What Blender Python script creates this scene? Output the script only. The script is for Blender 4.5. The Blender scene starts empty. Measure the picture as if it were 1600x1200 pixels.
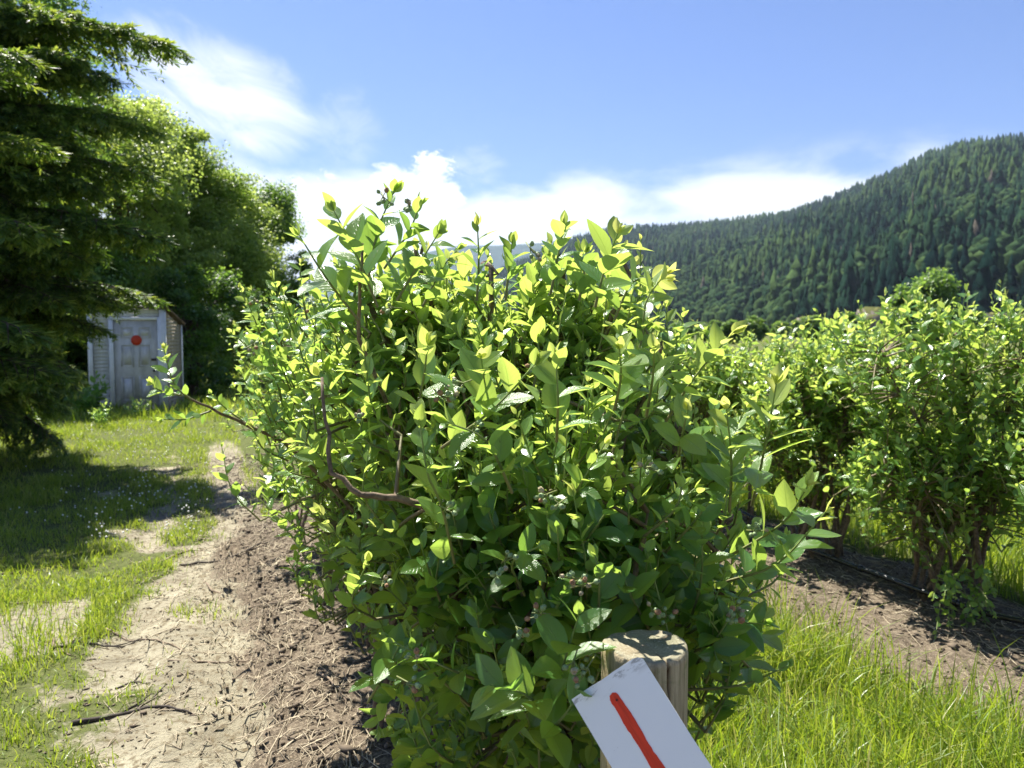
import bpy, math, random
import numpy as np
from mathutils import Vector, Matrix

SEED = 7
rng = np.random.default_rng(SEED)
random.seed(SEED)
R = math.radians
scene = bpy.context.scene
COL = scene.collection

# ------------------------------------------------------------------ camera
FPX = 1244.0            # focal length in photograph pixels (1600 wide)
EYE = 1.6
HORIZON = 520.0
PITCH = math.atan((600.0 - HORIZON) / FPX)
cam_d = bpy.data.cameras.new('camera')
cam_d.sensor_fit = 'HORIZONTAL'
cam_d.sensor_width = 36.0
cam_d.lens = 36.0 * FPX / 1600.0
cam_d.clip_start = 0.05
cam_d.clip_end = 40000.0
cam_d.dof.use_dof = True
cam_d.dof.focus_distance = 1.85
cam_d.dof.aperture_fstop = 6.3
cam = bpy.data.objects.new('camera', cam_d)
cam.location = (0, 0, EYE)
cam.rotation_euler = (math.pi / 2 - PITCH, 0, 0)
COL.objects.link(cam)
scene.camera = cam

# ------------------------------------------------------------------ sun, sky
SUN_AZ = R(-37.0)       # from +Y, positive to +X
SUN_EL = R(60.0)
EXPOSURE = 1.50
SUN_W = 5.0
SKY_W = 0.085
sun_dir = Vector((math.sin(SUN_AZ) * math.cos(SUN_EL), math.cos(SUN_AZ) * math.cos(SUN_EL), math.sin(SUN_EL)))
sl = bpy.data.lights.new('sun', 'SUN')
sl.energy = SUN_W
sl.angle = R(0.53)
sl.color = (1.0, 0.95, 0.86)
sun = bpy.data.objects.new('sun', sl)
sun.rotation_euler = sun_dir.to_track_quat('Z', 'Y').to_euler()
sun.location = (0, 0, 30)
COL.objects.link(sun)

scene.view_settings.view_transform = 'Standard'
scene.view_settings.look = 'None'
scene.view_settings.exposure = EXPOSURE
scene.view_settings.gamma = 1.0
scene.view_settings.use_curve_mapping = False
scene.render.engine = 'CYCLES'
scene.cycles.max_bounces = 10
scene.cycles.diffuse_bounces = 6
scene.cycles.transmission_bounces = 6
scene.cycles.transparent_max_bounces = 8
scene.cycles.volume_bounces = 0
scene.cycles.use_denoising = True
scene.cycles.sample_clamp_indirect = 6.0


def pdir(px, py):
    """direction of a photograph pixel in world space, scaled to depth Y = 1"""
    x = (px - 800.0) / FPX
    z = -(py - 600.0) / FPX
    c, s = math.cos(PITCH), math.sin(PITCH)
    y = c + z * s
    return np.array([x / y, 1.0, (z * c - s) / y])


def P(px, py, depth):
    return np.array([0, 0, EYE]) + pdir(px, py) * depth


def PG(px, py):
    d = pdir(px, py)
    return np.array([0, 0, EYE]) + d * (EYE / -d[2])


def project(p):
    p = np.asarray(p, float) - np.array([0, 0, EYE])
    c, s = math.cos(PITCH), math.sin(PITCH)
    y = p[..., 1] * c - p[..., 2] * s
    z = p[..., 1] * s + p[..., 2] * c
    return 800 + p[..., 0] / y * FPX, 600 - z / y * FPX, y


class NT:
    def __init__(self, tree):
        self.t = tree

    def n(self, kind, **kw):
        nd = self.t.nodes.new(kind)
        for k, v in kw.items():
            if k.startswith('in_'):
                nd.inputs[int(k[3:]) if k[3:].isdigit() else k[3:].replace('_', ' ')].default_value = v
            else:
                setattr(nd, k, v)
        return nd

    def l(self, a, b):
        self.t.links.new(a, b)

    def math(self, op, a, b=None, clamp=False):
        m = self.t.nodes.new('ShaderNodeMath')
        m.operation = op
        m.use_clamp = clamp
        for i, v in enumerate((a, b)):
            if v is None:
                continue
            if isinstance(v, (int, float)):
                m.inputs[i].default_value = v
            else:
                self.l(v, m.inputs[i])
        return m.outputs[0]

    def ramp(self, fac, stops, interp='LINEAR'):
        r = self.t.nodes.new('ShaderNodeValToRGB')
        r.color_ramp.interpolation = interp
        e = r.color_ramp.elements
        while len(e) < len(stops):
            e.new(0.5)
        for i, (p, c) in enumerate(stops):
            e[i].position = p
            e[i].color = tuple(c) + (1,) if len(c) == 3 else c
        self.l(fac, r.inputs[0])
        return r.outputs[0]

    def mixc(self, fac, a, b, mode='MIX'):
        m = self.t.nodes.new('ShaderNodeMix')
        m.data_type = 'RGBA'
        m.blend_type = mode
        if isinstance(fac, (int, float)):
            m.inputs[0].default_value = fac
        else:
            self.l(fac, m.inputs[0])
        for i, v in ((6, a), (7, b)):
            if isinstance(v, (tuple, list)):
                m.inputs[i].default_value = tuple(v) + (1,) if len(v) == 3 else v
            else:
                self.l(v, m.inputs[i])
        return m.outputs[2]

    def noise(self, vec, scale, detail=4, rough=0.55, dist=0.0):
        nd = self.t.nodes.new('ShaderNodeTexNoise')
        nd.inputs['Scale'].default_value = scale
        nd.inputs['Detail'].default_value = detail
        nd.inputs['Roughness'].default_value = rough
        nd.inputs['Distortion'].default_value = dist
        if vec is not None:
            self.l(vec, nd.inputs['Vector'])
        return nd.outputs[0]


def smooth(nt, v, a, b):
    m = nt.t.nodes.new('ShaderNodeMapRange')
    m.interpolation_type = 'SMOOTHSTEP'
    nt.l(v, m.inputs[0])
    m.inputs[1].default_value = a
    m.inputs[2].default_value = b
    return m.outputs[0]


def make_world():
    w = bpy.data.worlds.new('World')
    scene.world = w
    w.use_nodes = True
    nt = NT(w.node_tree)
    w.node_tree.nodes.clear()
    out = nt.n('ShaderNodeOutputWorld')
    bg = nt.n('ShaderNodeBackground')
    bg.inputs[1].default_value = SKY_W
    sky = nt.n('ShaderNodeTexSky')
    sky.sky_type = 'NISHITA'
    sky.sun_disc = False
    sky.sun_elevation = SUN_EL
    sky.sun_rotation = SUN_AZ
    sky.altitude = 60
    sky.air_density = 1.0
    sky.dust_density = 0.7
    sky.ozone_density = 2.2
    tc = nt.n('ShaderNodeTexCoord')
    d = tc.outputs['Generated']
    sep = nt.n('ShaderNodeSeparateXYZ')
    nt.l(d, sep.inputs[0])
    z = sep.outputs[2]
    # cumulus bank low over the horizon all round, ragged top
    mp = nt.n('ShaderNodeMapping')
    mp.inputs['Scale'].default_value = (1, 1, 2.4)
    nt.l(d, mp.inputs[0])
    n1 = nt.noise(mp.outputs[0], 5.0, 7, 0.55, 0.2)
    n2 = nt.noise(mp.outputs[0], 2.0, 3, 0.5)
    top = nt.math('ADD', nt.math('MULTIPLY', nt.math('SUBTRACT', n1, 0.5), 0.30), nt.math('MULTIPLY', nt.math('SUBTRACT', n2, 0.5), 0.28))
    hgt = nt.math('SUBTRACT', nt.math('ADD', top, 0.172), z)
    bank = smooth(nt, hgt, -0.03, 0.035)
    # high thin cirrus: stretched noise, gathered in a streak
    def streak(pa, pb, wide, amount, lo, hi, sc):
        a = Vector(pdir(*pa)).normalized()
        b = Vector(pdir(*pb)).normalized()
        c = (a + b).normalized()
        ax = (b - a).normalized()
        bx = c.cross(ax).normalized()
        half = (b - a).length * 0.5
        def dot(v, k):
            vm = nt.n('ShaderNodeVectorMath', operation='DOT_PRODUCT')
            nt.l(d, vm.inputs[0])
            vm.inputs[1].default_value = v
            return nt.math('MULTIPLY', vm.outputs['Value'], 1.0 / k)
        u = dot(ax, half * 1.15)
        v = dot(bx, wide)
        f = dot(c, 1.0)
        comb = nt.n('ShaderNodeCombineXYZ')
        nt.l(u, comb.inputs[0]); nt.l(v, comb.inputs[1]); nt.l(f, comb.inputs[2])
        nn = nt.noise(comb.outputs[0], sc, 6, 0.6, 0.6)
        r2 = nt.math('ADD', nt.math('MULTIPLY', u, u), nt.math('MULTIPLY', v, v))
        body = nt.math('SUBTRACT', 1.0, r2)
        body = nt.math('ADD', body, nt.math('MULTIPLY', nt.math('SUBTRACT', nn, 0.5), 2.2))
        m = smooth(nt, body, lo, hi)
        return nt.math('MULTIPLY', nt.math('MULTIPLY', m, amount), smooth(nt, f, 0.5, 0.8))
    s1 = streak((190, 60), (490, 215), 0.060, 0.95, -0.2, 1.2, 1.3)
    s2 = streak((470, 190), (610, 215), 0.05, 0.35, 0.1, 1.5, 1.6)
    s3 = streak((640, 250), (716, 264), 0.020, 1.0, 0.25, 0.75, 3.2)
    s4 = streak((690, 255), (800, 262), 0.03, 0.35, 0.2, 1.4, 1.5)
    s5 = streak((560, 310), (730, 310), 0.05, 1.0, 0.1, 0.6, 2.6)
    s6 = streak((430, 330), (560, 330), 0.05, 1.0, 0.0, 0.6, 2.6)
    m = nt.math('MULTIPLY', bank, nt.math('SUBTRACT', 1.0, smooth(nt, z, 0.16, 0.235)))
    for s in (s1, s2, s3, s4, s5, s6):
        m = nt.math('MAXIMUM', m, s)
    m = nt.math('MULTIPLY', m, 1.0, clamp=True)
    skyc = nt.mixc(1.0, sky.outputs[0], (0.275, 0.385, 0.62), 'MULTIPLY')
    col = nt.mixc(m, skyc, (4.9, 4.95, 5.0))
    nt.l(col, bg.inputs[0])
    nt.l(bg.outputs[0], out.inputs[0])


make_world()

# ------------------------------------------------------------------ helpers
def vhash(ix, iy, iz=0, seed=0):
    h = (ix.astype(np.int64) * 374761393 + iy.astype(np.int64) * 668265263 + np.int64(iz) * 2147483647 + seed * 144269) & 0xFFFFFFFF
    h = ((h ^ (h >> 13)) * 1274126177) & 0xFFFFFFFF
    h = (h ^ (h >> 16)) & 0xFFFFFFFF
    return h / 4294967295.0


def vnoise(x, y, seed=0):
    x = np.asarray(x, float); y = np.asarray(y, float)
    ix = np.floor(x); iy = np.floor(y)
    fx = x - ix; fy = y - iy
    fx = fx * fx * (3 - 2 * fx); fy = fy * fy * (3 - 2 * fy)
    a = vhash(ix, iy, 0, seed); b = vhash(ix + 1, iy, 0, seed)
    c = vhash(ix, iy + 1, 0, seed); d = vhash(ix + 1, iy + 1, 0, seed)
    return (a * (1 - fx) + b * fx) * (1 - fy) + (c * (1 - fx) + d * fx) * fy


def fbm(x, y, oct=4, seed=0):
    s = 0; a = 0.5; t = 0
    for i in range(oct):
        s = s + a * vnoise(x * 2 ** i + 17.3 * i, y * 2 ** i - 9.1 * i, seed + i)
        t += a
        a *= 0.5
    return s / t


def sstep(a, b, x):
    t = np.clip((np.asarray(x, float) - a) / (b - a), 0, 1)
    return t * t * (3 - 2 * t)


def mesh_np(name, V, faces, attrs=None, smooth=True):
    """faces: list of (M,k) int arrays"""
    me = bpy.data.meshes.new(name)
    V = np.ascontiguousarray(V, np.float32)
    faces = [np.asarray(f, np.int32) for f in faces if len(f)]
    nl = sum(f.size for f in faces); npoly = sum(len(f) for f in faces)
    me.vertices.add(len(V)); me.loops.add(nl); me.polygons.add(npoly)
    me.vertices.foreach_set('co', V.ravel())
    me.loops.foreach_set('vertex_index', np.concatenate([f.ravel() for f in faces]))
    tot = np.concatenate([np.full(len(f), f.shape[1], np.int32) for f in faces])
    start = np.concatenate([[0], np.cumsum(tot)[:-1]]).astype(np.int32)
    me.polygons.foreach_set('loop_start', start)
    if smooth:
        me.polygons.foreach_set('use_smooth', np.ones(npoly, bool))
    for k, (ty, arr) in (attrs or {}).items():
        at = me.attributes.new(k, ty, 'POINT')
        key = {'FLOAT': 'value', 'FLOAT_VECTOR': 'vector', 'FLOAT_COLOR': 'color'}[ty]
        at.data.foreach_set(key, np.ascontiguousarray(arr, np.float32).ravel())
    me.update(calc_edges=True)
    me.validate()
    return me


def link(name, data, mat=None, parent=None, kind=None, loc=None):
    o = bpy.data.objects.new(name, data)
    COL.objects.link(o)
    if mat is not None and data is not None and len(data.materials) == 0:
        data.materials.append(mat)
    if parent is not None:
        o.parent = parent
    if kind:
        o['kind'] = kind
    if loc is not None:
        o.location = loc
    return o


def tag(o, label, cat, group=None):
    o['label'] = label
    o['category'] = cat
    if group:
        o['group'] = group
    return o


def thing(name, label, cat, loc=(0, 0, 0), rz=0.0, group=None):
    o = bpy.data.objects.new(name, None)
    o.empty_display_size = 0.2
    COL.objects.link(o)
    o.location = loc
    o.rotation_euler = (0, 0, rz)
    return tag(o, label, cat, group)


def copy_tree(o, parent=None):
    c = o.copy()
    COL.objects.link(c)
    if parent is not None:
        c.parent = parent
    for ch in list(o.children):
        copy_tree(ch, c)
    return c


class MB:
    """collects vertices and faces of one mesh"""
    def __init__(self):
        self.V = []; self.F = {}; self.n = 0; self.A = {}

    def add(self, V, F, **attrs):
        V = np.asarray(V, float)
        for f in F:
            f = np.asarray(f, int)
            if f.size:
                self.F.setdefault(f.shape[1], []).append(f + self.n)
        for k, a in attrs.items():
            a = np.asarray(a, float)
            if a.ndim == 0:
                a = np.full(len(V), float(a))
            self.A.setdefault(k, []).append(a)
        self.V.append(V)
        self.n += len(V)

    def box(self, c, s, rot=None):
        v = np.array([[x, y, z] for x in (-.5, .5) for y in (-.5, .5) for z in (-.5, .5)]) * np.asarray(s)
        if rot is not None:
            v = v @ np.array(rot).T
        f = [[0, 1, 3, 2], [4, 6, 7, 5], [0, 4, 5, 1], [2, 3, 7, 6], [0, 2, 6, 4], [1, 5, 7, 3]]
        self.add(v + np.asarray(c), [f])

    def tube(self, pts, rad, sides=6, cap=True, **attrs):
        V, F = tube(pts, rad, sides, cap)
        at = {}
        n = len(pts)
        for k, a in attrs.items():
            a = np.broadcast_to(np.asarray(a, float), (n,))
            full = np.repeat(a, sides)
            if cap:
                full = np.concatenate([full, [a[0], a[-1]]])
            at[k] = full
        self.add(V, F, **at)

    def mesh(self, name, smooth=True):
        V = np.concatenate(self.V)
        F = [np.concatenate(f) for f in self.F.values()]
        at = {}
        for k, a in self.A.items():
            a = np.concatenate(a)
            at[k] = ('FLOAT' if a.ndim == 1 else 'FLOAT_VECTOR', a)
        return mesh_np(name, V, F, at, smooth)


def tube(pts, rad, sides=6, cap=True):
    pts = np.asarray(pts, float)
    n = len(pts)
    rad = np.broadcast_to(np.asarray(rad, float), (n,))
    tan = np.gradient(pts, axis=0)
    tan /= np.linalg.norm(tan, axis=1)[:, None] + 1e-12
    ref = np.array([0, 0, 1.0]) if abs(tan[0][2]) < 0.9 else np.array([1.0, 0, 0])
    u = np.cross(tan[0], ref); u /= np.linalg.norm(u)
    ang = np.arange(sides) * 2 * math.pi / sides
    V = np.zeros((n, sides, 3))
    for i in range(n):
        u = u - tan[i] * np.dot(u, tan[i])
        u /= np.linalg.norm(u) + 1e-12
        w = np.cross(tan[i], u)
        V[i] = pts[i] + rad[i] * (np.cos(ang)[:, None] * u + np.sin(ang)[:, None] * w)
    idx = np.arange(n * sides).reshape(n, sides)
    a = idx[:-1]; b = idx[1:]
    q = np.stack([a, np.roll(a, -1, 1), np.roll(b, -1, 1), b], -1).reshape(-1, 4)
    V = V.reshape(-1, 3)
    F = [q]
    if cap:
        V = np.concatenate([V, pts[:1], pts[-1:]])
        c0, c1 = n * sides, n * sides + 1
        k = np.arange(sides); k2 = (k + 1) % sides
        t0 = np.stack([k2, k, np.full(sides, c0)], -1)
        t1 = np.stack([idx[-1][k], idx[-1][k2], np.full(sides, c1)], -1)
        F.append(np.concatenate([t0, t1]))
    return V, F


def bez(p, n):
    """Catmull-Rom through points, n samples"""
    p = np.asarray(p, float)
    if len(p) == 2:
        t = np.linspace(0, 1, n)[:, None]
        return p[0] * (1 - t) + p[1] * t
    q = np.concatenate([[2 * p[0] - p[1]], p, [2 * p[-1] - p[-2]]])
    out = []
    for s in np.linspace(0, len(p) - 1 - 1e-9, n):
        i = int(s); t = s - i
        a, b, c, d = q[i], q[i + 1], q[i + 2], q[i + 3]
        out.append(0.5 * (2 * b + (c - a) * t + (2 * a - 5 * b + 4 * c - d) * t * t + (3 * b - a - 3 * c + d) * t ** 3))
    return np.array(out)


def norm(v):
    v = np.asarray(v, float)
    return v / (np.linalg.norm(v) + 1e-12)


# ------------------------------------------------------------------ materials
def new_mat(name):
    m = bpy.data.materials.new(name)
    m.use_nodes = True
    m.node_tree.nodes.clear()
    nt = NT(m.node_tree)
    out = nt.n('ShaderNodeOutputMaterial')
    return m, nt, out


def mat_simple(name, col, rough=0.7, var=0.25, scale=20.0, bump=0.3, spec=0.3, col2=None, stretch=None):
    m, nt, out = new_mat(name)
    tc = nt.n('ShaderNodeTexCoord')
    v = tc.outputs['Object']
    if stretch:
        mp = nt.n('ShaderNodeMapping'); mp.inputs['Scale'].default_value = stretch
        nt.l(v, mp.inputs[0]); v = mp.outputs[0]
    n = nt.noise(v, scale, 6, 0.6)
    c2 = col2 or tuple(c * (1 - var) for c in col)
    c = nt.ramp(n, [(0.3, c2), (0.7, tuple(min(1, x * (1 + var * 0.5)) for x in col))])
    b = nt.n('ShaderNodeBsdfPrincipled')
    b.inputs['Roughness'].default_value = rough
    b.inputs['Specular IOR Level'].default_value = spec
    nt.l(c, b.inputs['Base Color'])
    if bump:
        bp = nt.n('ShaderNodeBump'); bp.inputs['Strength'].default_value = bump; bp.inputs['Distance'].default_value = 0.01
        nt.l(n, bp.inputs['Height']); nt.l(bp.outputs[0], b.inputs['Normal'])
    nt.l(b.outputs[0], out.inputs[0])
    return m


def mat_leaf(name, stops, tstops, under, trans=0.42, rough=0.36, vein=True, spec=0.5, underrough=0.55, undermix=0.5):
    """leaf with a glossy upper face, paler underside, light passing through.
    'lc' = (across -1..1, along 0..1, age 0..1), 'rv' = per-leaf random"""
    m, nt, out = new_mat(name)
    a = nt.n('ShaderNodeAttribute', attribute_name='lc')
    sep = nt.n('ShaderNodeSeparateXYZ'); nt.l(a.outputs['Vector'], sep.inputs[0])
    r = nt.n('ShaderNodeAttribute', attribute_name='rv')
    rv = r.outputs['Fac']
    geo = nt.n('ShaderNodeNewGeometry')
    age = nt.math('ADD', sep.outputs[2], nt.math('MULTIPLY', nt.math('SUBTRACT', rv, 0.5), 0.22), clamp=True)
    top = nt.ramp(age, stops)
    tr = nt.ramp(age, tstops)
    hv = nt.n('ShaderNodeHueSaturation')
    nt.l(nt.math('ADD', nt.math('MULTIPLY', rv, 0.5), 0.75), hv.inputs['Value'])
    nt.l(top, hv.inputs['Color'])
    top = hv.outputs[0]
    bott = nt.mixc(undermix, top, under)
    col = nt.mixc(geo.outputs['Backfacing'], top, bott)
    rough_s = nt.math('ADD', nt.math('MULTIPLY', geo.outputs['Backfacing'], underrough - rough), rough)
    b = nt.n('ShaderNodeBsdfPrincipled')
    b.inputs['Specular IOR Level'].default_value = spec
    t = nt.n('ShaderNodeBsdfTranslucent')
    if vein:
        ax = nt.math('ABSOLUTE', sep.outputs[0])
        mid = nt.math('SUBTRACT', 1.0, smooth(nt, ax, 0.02, 0.09))
        ph = nt.math('SUBTRACT', nt.math('MULTIPLY', sep.outputs[1], 7.5), nt.math('MULTIPLY', ax, 2.2))
        fr = nt.math('ABSOLUTE', nt.math('SUBTRACT', nt.math('FRACT', ph), 0.5))
        side = nt.math('SUBTRACT', 1.0, smooth(nt, fr, 0.0, 0.10))
        vm = nt.math('MAXIMUM', mid, nt.math('MULTIPLY', side, 0.45))
        sp1 = nt.noise(a.outputs['Vector'], 3.2, 4, 0.7)
        spot = nt.math('MULTIPLY', smooth(nt, sp1, 0.66, 0.72), smooth(nt, nt.math('FRACT', nt.math('MULTIPLY', rv, 7.3)), 0.45, 0.6))
        blot = nt.noise(a.outputs['Vector'], 1.4, 3, 0.6)
        col = nt.mixc(nt.math('MULTIPLY', smooth(nt, blot, 0.45, 0.7), 0.35), col, nt.mixc(0.5, col, (0.16, 0.22, 0.04)))
        col = nt.mixc(nt.math('MULTIPLY', spot, 0.75), col, (0.16, 0.085, 0.03))
        tr = nt.mixc(nt.math('MULTIPLY', spot, 0.75), tr, (0.16, 0.07, 0.02))
        col = nt.mixc(nt.math('MULTIPLY', vm, 0.5), col, (0.22, 0.33, 0.08))
        tr = nt.mixc(nt.math('MULTIPLY', vm, 0.35), tr, (0.10, 0.2, 0.02))
        tcn = nt.n('ShaderNodeTexCoord')
        nn = nt.noise(tcn.outputs['Object'], 60, 3)
        bp = nt.n('ShaderNodeBump'); bp.inputs['Strength'].default_value = 0.35; bp.inputs['Distance'].default_value = 0.004
        nt.l(nt.math('SUBTRACT', nt.math('MULTIPLY', nn, 0.5), vm), bp.inputs['Height'])
        nt.l(bp.outputs[0], b.inputs['Normal'])
    nt.l(col, b.inputs['Base Color'])
    nt.l(rough_s, b.inputs['Roughness'])
    nt.l(tr, t.inputs['Color'])
    mx = nt.n('ShaderNodeMixShader'); mx.inputs[0].default_value = trans
    nt.l(b.outputs[0], mx.inputs[1]); nt.l(t.outputs[0], mx.inputs[2])
    nt.l(mx.outputs[0], out.inputs[0])
    return m


def mat_stem(name, young, old):
    m, nt, out = new_mat(name)
    a = nt.n('ShaderNodeAttribute', attribute_name='age')
    tc = nt.n('ShaderNodeTexCoord')
    n = nt.noise(tc.outputs['Object'], 90, 4)
    c = nt.mixc(a.outputs['Fac'], old, young)
    c = nt.mixc(nt.math('MULTIPLY', n, 0.6), c, nt.mixc(0.5, c, (0.03, 0.025, 0.02)))
    b = nt.n('ShaderNodeBsdfPrincipled'); b.inputs['Roughness'].default_value = 0.6
    nt.l(c, b.inputs['Base Color'])
    bp = nt.n('ShaderNodeBump'); bp.inputs['Strength'].default_value = 0.4; bp.inputs['Distance'].default_value = 0.004
    nt.l(n, bp.inputs['Height']); nt.l(bp.outputs[0], b.inputs['Normal'])
    nt.l(b.outputs[0], out.inputs[0])
    return m


M = {}
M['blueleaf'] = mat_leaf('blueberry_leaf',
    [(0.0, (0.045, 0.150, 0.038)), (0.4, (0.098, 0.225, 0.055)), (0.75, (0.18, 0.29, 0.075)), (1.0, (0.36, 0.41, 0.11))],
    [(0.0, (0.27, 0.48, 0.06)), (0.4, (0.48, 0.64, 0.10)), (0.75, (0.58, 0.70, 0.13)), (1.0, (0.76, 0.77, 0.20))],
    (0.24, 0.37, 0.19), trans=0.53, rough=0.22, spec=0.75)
M['treeleaf'] = mat_leaf('broad_tree_leaf',
    [(0.0, (0.026, 0.070, 0.012)), (0.5, (0.075, 0.155, 0.025)), (1.0, (0.17, 0.25, 0.045))],
    [(0.0, (0.14, 0.28, 0.03)), (0.5, (0.34, 0.53, 0.07)), (1.0, (0.56, 0.68, 0.13))],
    (0.09, 0.15, 0.06), trans=0.46, rough=0.42, vein=False, undermix=0.35)
M['needle'] = mat_leaf('spruce_needle',
    [(0.0, (0.022, 0.056, 0.016)), (0.5, (0.065, 0.135, 0.028)), (1.0, (0.22, 0.30, 0.06))],
    [(0.0, (0.05, 0.11, 0.01)), (0.5, (0.20, 0.34, 0.03)), (1.0, (0.56, 0.64, 0.08))],
    (0.05, 0.10, 0.04), trans=0.38, rough=0.5, vein=False, undermix=0.3)
M['grass'] = mat_leaf('grass_blade',
    [(0.0, (0.06, 0.13, 0.012)), (0.5, (0.15, 0.22, 0.022)), (1.0, (0.40, 0.35, 0.13))],
    [(0.0, (0.22, 0.38, 0.012)), (0.5, (0.50, 0.62, 0.04)), (1.0, (0.62, 0.56, 0.18))],
    (0.10, 0.19, 0.04), trans=0.40, rough=0.38, vein=False, undermix=0.3)
M['stem'] = mat_stem('shoot_stem', (0.20, 0.30, 0.06), (0.16, 0.10, 0.06))
M['cane'] = mat_simple('cane_bark', (0.20, 0.145, 0.10), 0.8, 0.5, 60, 0.5, col2=(0.07, 0.05, 0.035))
M['bark'] = mat_simple('tree_bark', (0.12, 0.09, 0.065), 0.9, 0.5, 12, 0.8, col2=(0.035, 0.027, 0.02), stretch=(1, 1, 0.3))
M['drytwig'] = mat_simple('dry_twig', (0.26, 0.20, 0.14), 0.85, 0.5, 40, 0.4, col2=(0.10, 0.075, 0.05))
M['darktwig'] = mat_simple('dark_stick', (0.06, 0.048, 0.04), 0.85, 0.5, 40, 0.4)
M['straw'] = mat_simple('straw', (0.50, 0.43, 0.30), 0.8, 0.4, 3, 0.0, col2=(0.20, 0.16, 0.11))
M['hose'] = mat_simple('black_hose', (0.022, 0.022, 0.024), 0.22, 0.2, 40, 0.05, spec=0.6)


# ------------------------------------------------------------------ rows and ground
ROW_A = R(-21.5)
RD = np.array([math.sin(ROW_A), math.cos(ROW_A)])      # along the rows, away from the camera
RN = np.array([RD[1], -RD[0]])                         # across, to +X
ROW1 = np.array([0.10, 2.15])
ROW2_OFF = 3.12


def uv(x, y):
    dx = np.asarray(x, float) - ROW1[0]; dy = np.asarray(y, float) - ROW1[1]
    return dx * RN[0] + dy * RN[1], dx * RD[0] + dy * RD[1]


def xy(u, v):
    p = ROW1 + RN * u + RD * v
    return p[0], p[1]


def masks(x, y):
    """grass, mulch, tread weights of the ground (0..1)"""
    u, v = uv(x, y)
    n1 = fbm(x * 1.6, y * 1.6, 4, 3) - 0.5
    n2 = fbm(x * 4.5, y * 4.5, 3, 11) - 0.5
    w = n1 * 1.0 + n2 * 0.5
    # mulch strips under the two rows
    d1 = np.where(u < 0, -u / 0.82, u / 0.55)
    m1 = (1 - sstep(0.75, 1.15, d1 + w * 0.55)) * (1 - sstep(4.0, 6.5, v + w * 2) * 0.85)
    d2 = np.abs(u - ROW2_OFF + 0.36) / 0.78
    m2 = 1 - sstep(0.75, 1.15, d2 + w * 0.55)
    d3 = np.abs(u - 2 * ROW2_OFF) / 0.6
    m3 = 1 - sstep(0.75, 1.15, d3 + w * 0.5)
    far = sstep(14, 20, np.hypot(x, y))
    mulch = np.clip(m1 + m2 + m3, 0, 1) * (1 - far)
    # sandy wheel tracks left of the first row
    near = 1 - sstep(3.5, 8.0, v)          # nearer part is barer
    fade = 1 - sstep(8.5, 11.5, v)
    edge = -1.22 + 0.10 * np.sin(v * 0.8) - 0.02 * near
    track = sstep(edge - 0.45, edge + 0.25, u + w * 1.3) * (1 - sstep(-0.5, -0.25, u))
    strip = np.exp(-((u + 0.95 + 0.15 * n1) / 0.24) ** 2) * (0.10 + 0.85 * sstep(2.8, 6.0, v)) + w * 1.1
    strip = sstep(0.30, 0.95, strip)
    bare = np.clip(track * (1 - strip), 0, 1) * fade
    # bare patches in the left verge
    pt = 0.9 * sstep(0.58, 0.76, fbm(x * 0.75 + 5, y * 0.75, 3, 31)) * (u < -1.5) * (1 - sstep(9, 11, v))
    bare = np.maximum(bare, pt)
    grass = np.clip((1 - bare) * (1 - mulch), 0, 1)
    tread = np.exp(-((u + 0.72) / 0.17) ** 2) * (1 - sstep(5, 9, v))
    return grass, mulch, tread


def gz(x, y):
    x = np.asarray(x, float); y = np.asarray(y, float)
    u, v = uv(x, y)
    g, mu, tr = masks(x, y)
    near = 1 - sstep(16, 24, np.hypot(x, y))
    z = (fbm(x * 0.5, y * 0.5, 3, 5) - 0.5) * 0.12
    z = z + mu * (0.05 + 0.05 * (fbm(x * 7, y * 7, 3, 8) - 0.5) + 0.02 * (vnoise(x * 22, y * 22, 4) - 0.5))
    z = z + (1 - g) * (1 - mu) * (0.035 * (fbm(x * 5, y * 5, 4, 21) - 0.5) - 0.04 * np.exp(-((u + 1.30) / 0.16) ** 2))
    z = z - tr * 0.045 + tr * 0.036 * np.sin(v * 2 * math.pi / 0.11 + 9 * u) * (0.5 + vnoise(x * 5, y * 5, 2))
    return z * near


def axis(lo, hi, step, far, grow=1.22):
    a = list(np.arange(lo, hi, step))
    s = step; p = a[-1]
    b = []
    while p < far:
        s *= grow; p += s; b.append(p)
    s = step; p = a[0]; c = []
    while p > -far:
        s *= grow; p -= s; c.append(p)
    return np.array(c[::-1] + a + b)


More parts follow.
